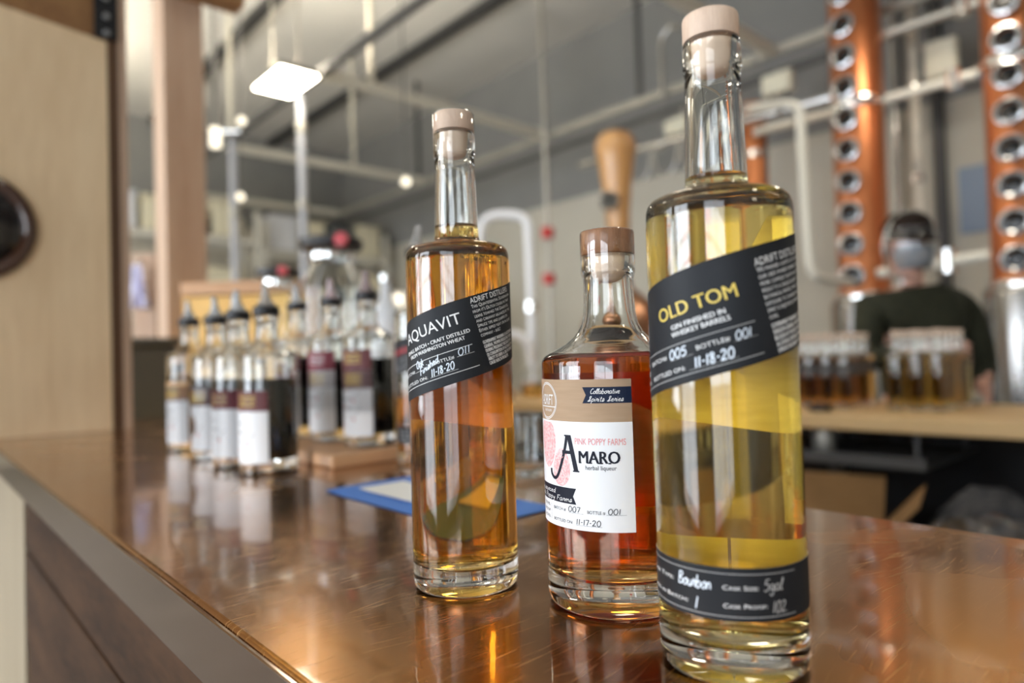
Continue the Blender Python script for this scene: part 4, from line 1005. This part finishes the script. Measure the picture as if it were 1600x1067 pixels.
pipe('steel_pipe', 'bright bent steel pipe between the AQUAVIT and AMARO bottles', 'pipe', [(2.66, 3.26, 1.9), (2.68, 3.24, 2.05), (2.73, 3.19, 2.10), (2.82, 3.10, 2.10), (2.875, 3.05, 2.06), (2.885, 3.045, 1.95), (2.89, 3.045, 1.5), (2.89, 3.045, .02)], .027, 'hose_white', 6, parts=[((2.89, 3.045, 1.50), (2.89, 3.045, 1.56), .045, 'steel_bright', 'coupling')])
pipe('white_hose', 'curved white hose ending in a jug on the work bench', 'hose', [(2.30, 2.68, 1.0205), (2.31, 2.66, 1.28), (2.34, 2.62, 1.345), (2.385, 2.565, 1.31), (2.40, 2.55, 1.25), (2.405, 2.545, 1.185)], .022, 'hose_white', 8)
pipe('thin_pipe', 'thin vertical pipe with two red valves behind the bent steel pipe', 'pipe', [(3.89, 3.88, .02), (3.89, 3.88, 4.98)], .018, 'strut', parts=[((3.86, 3.85, 2.17), (3.86, 3.85, 2.25), .05, 'red_paint', 'valve'), ((3.86, 3.85, 1.80), (3.86, 3.85, 1.88), .05, 'red_paint', 'valve')])
pipe('conduit', 'curved conduit arching above the strut left of the OLD TOM stopper', 'pipe', [(5.166, 3.62, 3.5), (5.166, 3.62, 4.0), (5.166, 3.58, 4.10), (5.166, 3.50, 4.14), (5.166, 3.42, 4.10)], .022, 'steel', 6)
for i in range(3):
    y = 3.05+.28*i
    pipe('cable_loop', ['loop of grey cable sagging from the steel pipe, nearest the OLD TOM bottle', 'middle loop of grey cable sagging from the steel pipe', 'loop of grey cable sagging from the steel pipe, nearest the tan neck'][i], 'cable', [(4.95, y, 3.0), (4.94, y+.04, 2.82), (4.94, y+.13, 2.76), (4.94, y+.22, 2.82), (4.95, y+.26, 3.0)], .010, 'steel', 6, 'sagging cable loops')
def jbox(x, y, z, sx, sz, label, arm_=(.09, 0, 0)):
    t_ = thing('junction_box', label, 'junction box', (x, y, z), 0, 'cream junction boxes')
    box(-.04, .04, -sx, sx, -sz, sz).build('case', 'box_cream', t_, bevel=.01)
    box(-.052, -.041, -sx+.01, sx-.01, -sz+.01, sz-.01).build('cover', 'box_cream', t_, bevel=.004)
    ax, ay, az = arm_
    box(min(0, ax)-.012, max(0, ax)+.012, min(0, ay)-.012, max(0, ay)+.012, sz*.98, sz*.98+.022).build('mount_arm', 'strut', t_, smooth=False)
    if az: box(ax-.012, ax+.012, ay-.012, ay+.012, sz*.98+.023, az).build('mount_post', 'strut', t_, smooth=False)
    for yy in (-sx*.5, sx*.5): MB().cyl((0, yy, -sz-.03), (0, yy, -sz-.0005), .014).build('gland', 'black_plastic', t_)
jbox(5.13, 3.45, 3.22, .12, .07, 'cream junction box on the strut left of the OLD TOM neck', (.09, 0, .18))
jbox(5.13, 2.52, 3.30, .12, .08, 'cream junction box right of the OLD TOM stopper', (.09, 0, .10))
jbox(5.46, 1.49, 3.22, .10, .13, 'cream junction box between the copper still columns', (.02, .145, 0))
sgn = box(5.975, 5.995, 1.33, 1.56, 2.05, 2.55).build('wall_sign', 'sign_blue', None, bevel=.004)
tag(sgn, 'blue panel hung on the back wall beside the right still column', 'sign')
# steel tanks beside the columns
def tank(x, y, r, h, label):
    t_ = thing('steel_tank', label, 'tank', (x, y, 0), 0, 'stainless tanks')
    MB().lathe([(0, .20), (r*.9, .22), (r, .28), (r, h-.06), (r*.93, h-.02), (r*.5, h+.02), (0, h+.04)], 56).build('shell', 'steel', t_)
    MB().lathe([(r*1.001, h*.55), (r*1.03, h*.55), (r*1.03, h*.58), (r*1.001, h*.58)], 48).build('hoop', 'steel_bright', t_)
    for k in range(3):
        a = k*2*PI/3+.5; MB().cyl((r*.7*math.cos(a), r*.7*math.sin(a), 0), (r*.7*math.cos(a), r*.7*math.sin(a), .25), .03).build('leg', 'steel', t_)
tank(3.2, 5.6, .34, 1.75, 'stainless tank far behind the pouring bottles')
tank(4.3, 6.6, .40, 2.0, 'large stainless tank at the back wall seen left of the AQUAVIT neck')

# ------------------------------------------------------------------ work bench with stock
bn = thing('work_bench', 'pale plank work bench behind the bar carrying rows of bottles', 'bench', (0, 0, 0))
for k in range(4): box(2.07+.158*k, 2.07+.158*k+.1565, -.6, 2.85, .979, 1.0195).build('plank', 'bench_top', bn, bevel=.003)
for x in (2.10, 2.62):
    for y in (-.55, 1.1, 2.75): box(x, x+.05, y, y+.05, 0, .978).build('leg', 'strut_dark', bn, smooth=False)
box(2.672, 2.69, -.6, 2.85, .531, .975).build('dark_backing', 'black_plastic', bn, smooth=False)  # added black sheet that keeps the space under the bench dark
box(2.09, 2.68, -.6, 2.85, .50, .53).build('lower_shelf', 'strut_dark', bn, smooth=False)
BZ = 1.0200
def stock(name, liq, labelled, level):
    p = thing(name, 'x', 'bottle')
    glass_part(TALL_OUT, TALL_IN, p, 32); liquid_part(TALL_IN, level, liq, p, 32); cork_tall(p, 'cork_pale')
    if labelled: label_mesh(.0355, math.atan(.27), .165, -.05, .06, [(-.0246, .0246, 0)], 'label', ['grey_label', 'paper_back'], p)
    return p
pa = stock('stock_bottle', 'red_amber', True, .222); pb = stock('stock_bottle', 'amber', False, .222)
ROW = ('front', 'second', 'third', 'fourth', 'rear'); PLC = ('first', 'second', 'third', 'fourth', 'fifth')
first = True
for i in range(4):
    for j in range(5):
        o = pa if first else copy_tree(pa); first = False
        o.location = (2.345+.0585*i, .962+.0585*j, BZ); o.scale = (.78, .78, .78); o.rotation_euler = (0, 0, face(2.4, 1.0)+random.uniform(-.25, .1))
        tag(o, 'red-amber bottle with slanted grey label, %s row, %s from the left in its cluster' % (ROW[i], PLC[4-j]), 'bottle', 'red bottles on the work bench')
first = True
for i in range(5):
    for j in range(3):
        o = pb if first else copy_tree(pb); first = False
        o.location = (2.355+.0585*i, .692+.0585*j, BZ); o.scale = (.78, .78, .78); o.rotation_euler = (0, 0, random.uniform(0, 6))
        tag(o, 'unlabelled amber bottle before the person, %s row, %s from the left in its cluster' % (ROW[i], PLC[2-j]), 'bottle', 'amber bottles on the work bench')
rl = thing('tape_roll', 'flat dark roll lying on the bench in front of the red bottles', 'tape roll', (2.20, .985, BZ))
MB().lathe([(.018, .002), (.034, .002), (.035, .004), (.035, .020), (.034, .022), (.018, .022), (.018, .002)], 40).build('tape', 'black_plastic', rl)
MB().lathe([(.0155, 0), (.0178, 0), (.0178, .024), (.0155, .024), (.0155, 0)], 32).build('core', 'cardboard', rl)
jg = thing('glass_jug', 'glass jug with amber liquid on the bench under the white hose', 'jug', (2.405, 2.545, BZ))
MB().lathe([(0, .0), (.050, .0), (.056, .005), (.058, .02), (.058, .10), (.045, .125), (.030, .135), (.027, .15), (.024, .15), (.027, .132), (.043, .121), (.0545, .098), (.0545, .02), (.048, .008), (0, .007)], 40).build('jug_glass', 'clear_glass', jg, angle=70)
MB().lathe([(0, .0068), (.0482, .0078), (.0549, .02), (.0549, .068), (0, .068)], 40).build('liquid', 'amber', jg)

# boxes and wrapped goods below the bench
def carton(loc, rz, sx, sy, h, label, open_=True):
    t_ = thing('cardboard_box', label, 'box', loc, rz, 'cardboard boxes under the bench')
    m = MB(); th = .005
    m.box(-sx, sx, -sy, -sy+th, 0, h); m.box(-sx, sx, sy-th, sy, 0, h); m.box(-sx, -sx+th, -sy+th, sy-th, 0, h); m.box(sx-th, sx, -sy+th, sy-th, 0, h); m.box(-sx, sx, -sy, sy, -.0, .005)
    m.build('carton', 'cardboard', t_, smooth=False)
    if open_:
        for (ax, s) in (('x', -1), ('x', 1), ('y', -1), ('y', 1)):
            f = MB(); L_ = sx if ax == 'y' else sy
            f.box(-L_, L_, 0, .16, 0, .004)
            o = f.build('flap', 'cardboard', t_, smooth=False)
            a = random.uniform(.5, 1.1)
            if ax == 'y': o.location = (0, s*sy, h+.003); o.rotation_euler = (a if s > 0 else PI-a, 0, 0)
            else: o.location = (s*sx, 0, h+.003); o.rotation_euler = (a, 0, -PI/2 if s > 0 else PI/2)
    else:
        box(-sx, sx, -sy, sy, h+.0005, h+.005).build('flap', 'cardboard', t_, smooth=False)
        box(-sx, sx, -.025, .025, h+.0052, h+.0056).build('tape', 'tan_label', t_, smooth=False)
carton((1.86, .86, 0), .25, .16, .15, .72, 'tall open cardboard box with raised flaps behind the copper bar')
carton((1.72, 1.40, 0), -.1, .17, .20, .70, 'closed cardboard box behind the bar next to the open one', False)
def crumple(name, mat, sx, sy, sz, seed, parent):
    bm = bmesh.new(); bmesh.ops.create_icosphere(bm, subdivisions=4, radius=1)
    rr = random.Random(seed); C_ = [(Vector((rr.uniform(-1, 1), rr.uniform(-1, 1), rr.uniform(-1, 1))).normalized(), rr.uniform(.62, 1.05)) for _ in range(90)]
    for q in bm.verts:
        d = q.co.normalized(); k = min(c/max(.05, d.dot(n)) if d.dot(n) > .05 else 9 for n, c in C_)
        q.co = Vector((d.x*sx, d.y*sy, d.z*sz))*min(k, 1.15)*(1+rr.uniform(-.05, .05))
    me = bpy.data.meshes.new(name); bm.to_mesh(me); bm.free(); me.materials.append(MATS[mat])
    o = bpy.data.objects.new(name, me); COL.objects.link(o); o.parent = parent
    return o
wr = thing('wrapped_bundle', 'bundle in crumpled clear plastic behind the copper bar at the right edge', 'bundle', (1.66, .37, 0))
box(-.14, .14, -.14, .14, 0, .60).build('carton', 'cardboard', wr, smooth=False)
c_ = crumple('plastic_wrap', 'wrap_film', .19, .22, .17, 5, wr); c_.location = (0, 0, .735)
c_ = crumple('contents', 'cardboard', .12, .15, .09, 8, wr); c_.location = (0, 0, .70)
bg_ = thing('black_bag', 'dark grey bag slumped between the cardboard box and the wrapped bundle', 'bag', (1.975, .46, 0))
box(-.1, .05, -.12, .12, 0, .56).build('base_carton', 'cardboard', bg_, smooth=False)
c_ = crumple('bag', 'bag_cloth', .115, .20, .19, 3, bg_); c_.location = (0, 0, .73)

box(2.12, 2.60, .66, 1.34, .872, .882).build('tray_sheet', 'strut_dark', bn, smooth=False)
box(2.112, 2.1195, .66, 1.34, .872, .905).build('tray_lip', 'strut_dark', bn, smooth=False)
for x in (2.13, 2.57):
    for y in (.68, 1.31): box(x, x+.012, y, y+.012, .8825, .9785).build('tray_hanger', 'strut_dark', bn, smooth=False)
for (x, y, mt, nm) in ((2.20, 1.10, 'hose_white', 'white paper roll lying on the tray under the bench'), (2.22, .985, 'strut', 'grey roll lying on the tray under the bench')):
    ro = thing('paper_roll', nm, 'roll', (x, y, .8825))
    MB().lathe([(.012, 0), (.034, 0), (.035, .003), (.035, .077), (.034, .08), (.012, .08), (.012, 0)], 32).build('roll', mt, ro)
    MB().lathe([(.0095, -.0), (.0118, -.0), (.0118, .082), (.0095, .082), (.0095, 0)], 24).build('core', 'cardboard', ro)
bs_ = thing('blue_strap', 'blue strap hanging from the rear edge of the bench', 'strap', (2.709, .69, 0))
box(-.006, .002, -.018, .018, .70, 1.020).build('webbing', 'blue_paper', bs_, bevel=.001)
box(-.05, .004, -.022, .022, 1.0205, 1.028).build('buckle', 'black_plastic', bs_, bevel=.002)

# ------------------------------------------------------------------ the person
def skin(name, V, E, R_, mat, parent, sub=2):
    me = bpy.data.meshes.new(name); me.from_pydata(V, E, []); me.materials.append(MATS[mat])
    o = bpy.data.objects.new(name, me); COL.objects.link(o); o.parent = parent
    o.modifiers.new('skin', 'SKIN')
    for i, r in enumerate(R_):
        me.skin_vertices[0].data[i].radius = (r, r) if not isinstance(r, tuple) else r
    me.skin_vertices[0].data[0].use_root = True
    s = o.modifiers.new('sub', 'SUBSURF'); s.levels = s.render_levels = sub
    o.modifiers['skin'].use_smooth_shade = True
    return o
pe = thing('person', 'person in dark green sweater, cap, grey mask and clear shield behind the bench', 'person', (3.07, 1.01, 0), math.radians(-41.8))
V = []; E2 = []; R2 = []
def pt(x, y, z, r, prev=None):
    V.append((x, y, z)); R2.append(r)
    if prev is not None: E2.append((prev, len(V)-1))
    return len(V)-1
p0 = pt(.07, .04, .95, .135); p1 = pt(.07, .03, 1.10, .125, p0); p2 = pt(.065, .02, 1.27, .14, p1); p3 = pt(.05, .01, 1.38, .10, p2); n1 = pt(.025, -.005, 1.46, .052, p3)
n2 = pt(.008, -.02, 1.53, .056, n1); h1 = pt(.0, -.035, 1.595, .072, n2); h2 = pt(0, -.03, 1.665, .080, h1); h3 = pt(0, -.025, 1.715, .052, h2)
def arm(s, sh, el, wr_, pm, fing, thumb):
    a = pt(*sh, .062, p3); b = pt((sh[0]*.55+el[0]*.45), (sh[1]*.55+el[1]*.45), (sh[2]*.55+el[2]*.45), .052, a); c = pt(*el, .044, b); d = pt(*wr_, .027, c); e = pt(*pm, .030, d)
    for f in fing:
        k = e
        for q in f: k = pt(*q, .0095, k)
    k = d
    for q in thumb: k = pt(*q, .0105, k)
arm(-1, (-.135, .015, 1.375), (-.195, -.06, 1.16), (-.095, -.24, 1.195), (-.06, -.30, 1.20),
    [[(-.035+.0*i, -.345, 1.235-.022*i), (-.010, -.375, 1.225-.022*i), (.012, -.372, 1.212-.022*i)] for i in range(4)], [(-.085, -.30, 1.235), (-.055, -.345, 1.255), (-.03, -.37, 1.25)])
arm(1, (.255, .02, 1.365), (.30, -.01, 1.12), (.175, -.19, 1.05), (.14, -.25, 1.055),
    [[(.125, -.295, 1.09-.022*i), (.105, -.325, 1.08-.022*i), (.085, -.325, 1.07-.022*i)] for i in range(4)], [(.155, -.255, 1.09), (.13, -.295, 1.11), (.105, -.32, 1.105)])
for s in (-1, 1):
    a = pt(.07+s*.09, .04, .86, .088, p0); b = pt(.07+s*.10, .03, .50, .062, a); c = pt(.07+s*.10, .05, .10, .042, b); d = pt(.07+s*.105, -.06, .05, .038, c)
skin('body', V, E2, R2, 'skin', pe)
def simple(name, pts, edges, mat, sub=2): return skin(name, [q[:3] for q in pts], edges, [q[3] for q in pts], mat, pe, sub)
simple('sweater', [(.07, .04, .93, .160), (.07, .03, 1.10, .158), (.065, .02, 1.27, .172), (.05, .01, 1.385, .125), (.03, 0, 1.445, .070),
                   (-.135, .015, 1.375, .078), (-.165, -.02, 1.27, .068), (-.195, -.06, 1.16, .058), (-.112, -.21, 1.192, .040),
                   (.255, .02, 1.365, .080), (.28, 0, 1.25, .070), (.30, -.01, 1.12, .060), (.185, -.165, 1.055, .042)],
       [(0, 1), (1, 2), (2, 3), (3, 4), (3, 5), (5, 6), (6, 7), (7, 8), (3, 9), (9, 10), (10, 11), (11, 12)], 'sweater')
simple('trousers', [(.07, .04, .93, .155), (-.02, .04, .80, .100), (-.03, .03, .50, .080), (-.03, .05, .12, .065), (.16, .04, .80, .100), (.17, .03, .50, .080), (.17, .05, .12, .065)],
       [(0, 1), (1, 2), (2, 3), (0, 4), (4, 5), (5, 6)], 'jeans')
for x in (-.03, .175): simple('shoe', [(x, .07, .05, .05), (x, -.02, .05, .052), (x, -.12, .045, .04)], [(0, 1), (1, 2)], 'shoe')
hd = Matrix.Translation((0, -.03, 1.645)) @ Matrix.Rotation(math.radians(10), 4, 'X')
capm = MB().lathe([(.094, .035), (.096, .05), (.093, .075), (.080, .105), (.055, .125), (.025, .134), (0, .136)], 40, 0, hd @ Matrix.Diagonal((.92, 1.08, .9, 1)))
cap_o = capm.build('cap', 'cap_cloth', pe); so = cap_o.modifiers.new('s', 'SOLIDIFY'); so.thickness = .004
bm_ = MB(); n = 18
for i in range(n+1):
    a = PI+PI*i/n
    for k in range(4):
        r_ = 1+.62*k/3*(math.sin(PI*i/n)**.7)
        bm_.v.append(tuple(hd @ Vector((.088*math.cos(a)*(1+.05*k/3), .100*math.sin(a)*r_, .036-.030*(k/3)**1.5))))
for i in range(n):
    for k in range(3): bm_.f.append((i*4+k, i*4+k+1, i*4+k+5, i*4+k+4)); bm_.m.append(0)
brim = bm_.build('brim', 'cap_cloth', cap_o); so = brim.modifiers.new('s', 'SOLIDIFY'); so.thickness = .004
def shell(name, mat, rx, ry, rz, a0, a1, e0, e1, c, th, parent, taper=0):
    m = MB(); na, ne = 22, 12
    for i in range(na+1):
        for j in range(ne+1):
            a = a0+(a1-a0)*i/na; e = e0+(e1-e0)*j/ne; w_ = 1-taper*(1-j/ne)
            m.v.append((c[0]+rx*w_*math.sin(a)*math.cos(e), c[1]-ry*math.cos(a)*math.cos(e), c[2]+rz*math.sin(e)))
    for i in range(na):
        for j in range(ne): q = i*(ne+1)+j; m.f.append((q, q+ne+1, q+ne+2, q+1)); m.m.append(0)
    o = m.build(name, mat, parent); s_ = o.modifiers.new('s', 'SOLIDIFY'); s_.thickness = th
    return o
mk = shell('face_mask', 'mask_cloth', .085, .105, .075, -1.35, 1.35, -.75, .65, (0, -.045, 1.575), .003, pe, .12)
for s in (-1, 1): MB().tube([(s*.082, -.06, 1.60), (s*.088, -.03, 1.622), (s*.090, .0, 1.63)], .0022, 8).build('ear_loop', 'mask_cloth', mk)
for s in (-1, 1):
    MB().lathe([(0, -.006)]+[(.011*math.sin(k*PI/8), -.011*math.cos(k*PI/8)) for k in range(1, 8)]+[(0, .011)], 12, 0, Matrix.Translation((s*.030, -.104, 1.652))).build('eye', 'black_glass', pe)
    MB().lathe([(0, -.03), (.012, -.026), (.018, 0), (.016, .022), (0, .03)], 14, 0, Matrix.Translation((s*.083, -.02, 1.632)) @ Matrix.Diagonal((.5, 1, 1, 1))).build('ear', 'skin', pe)
shd = shell('face_shield', 'shield_film', .105, .150, .150, -1.40, 1.40, -.70, .45, (0, -.02, 1.625), .0015, pe)
MB().tube([(.100*math.cos(k*PI/20), -.045-.03*math.sin(k*PI/20), 1.63+.132*math.sin(k*PI/20)) for k in range(41)], .0065, 10, 0, 0).build('shield_rim', 'strut', shd)
shell('hair', 'hair', .089, .095, .08, PI-1.4, PI+1.4, -.9, .9, (0, -.03, 1.64), .006, pe)
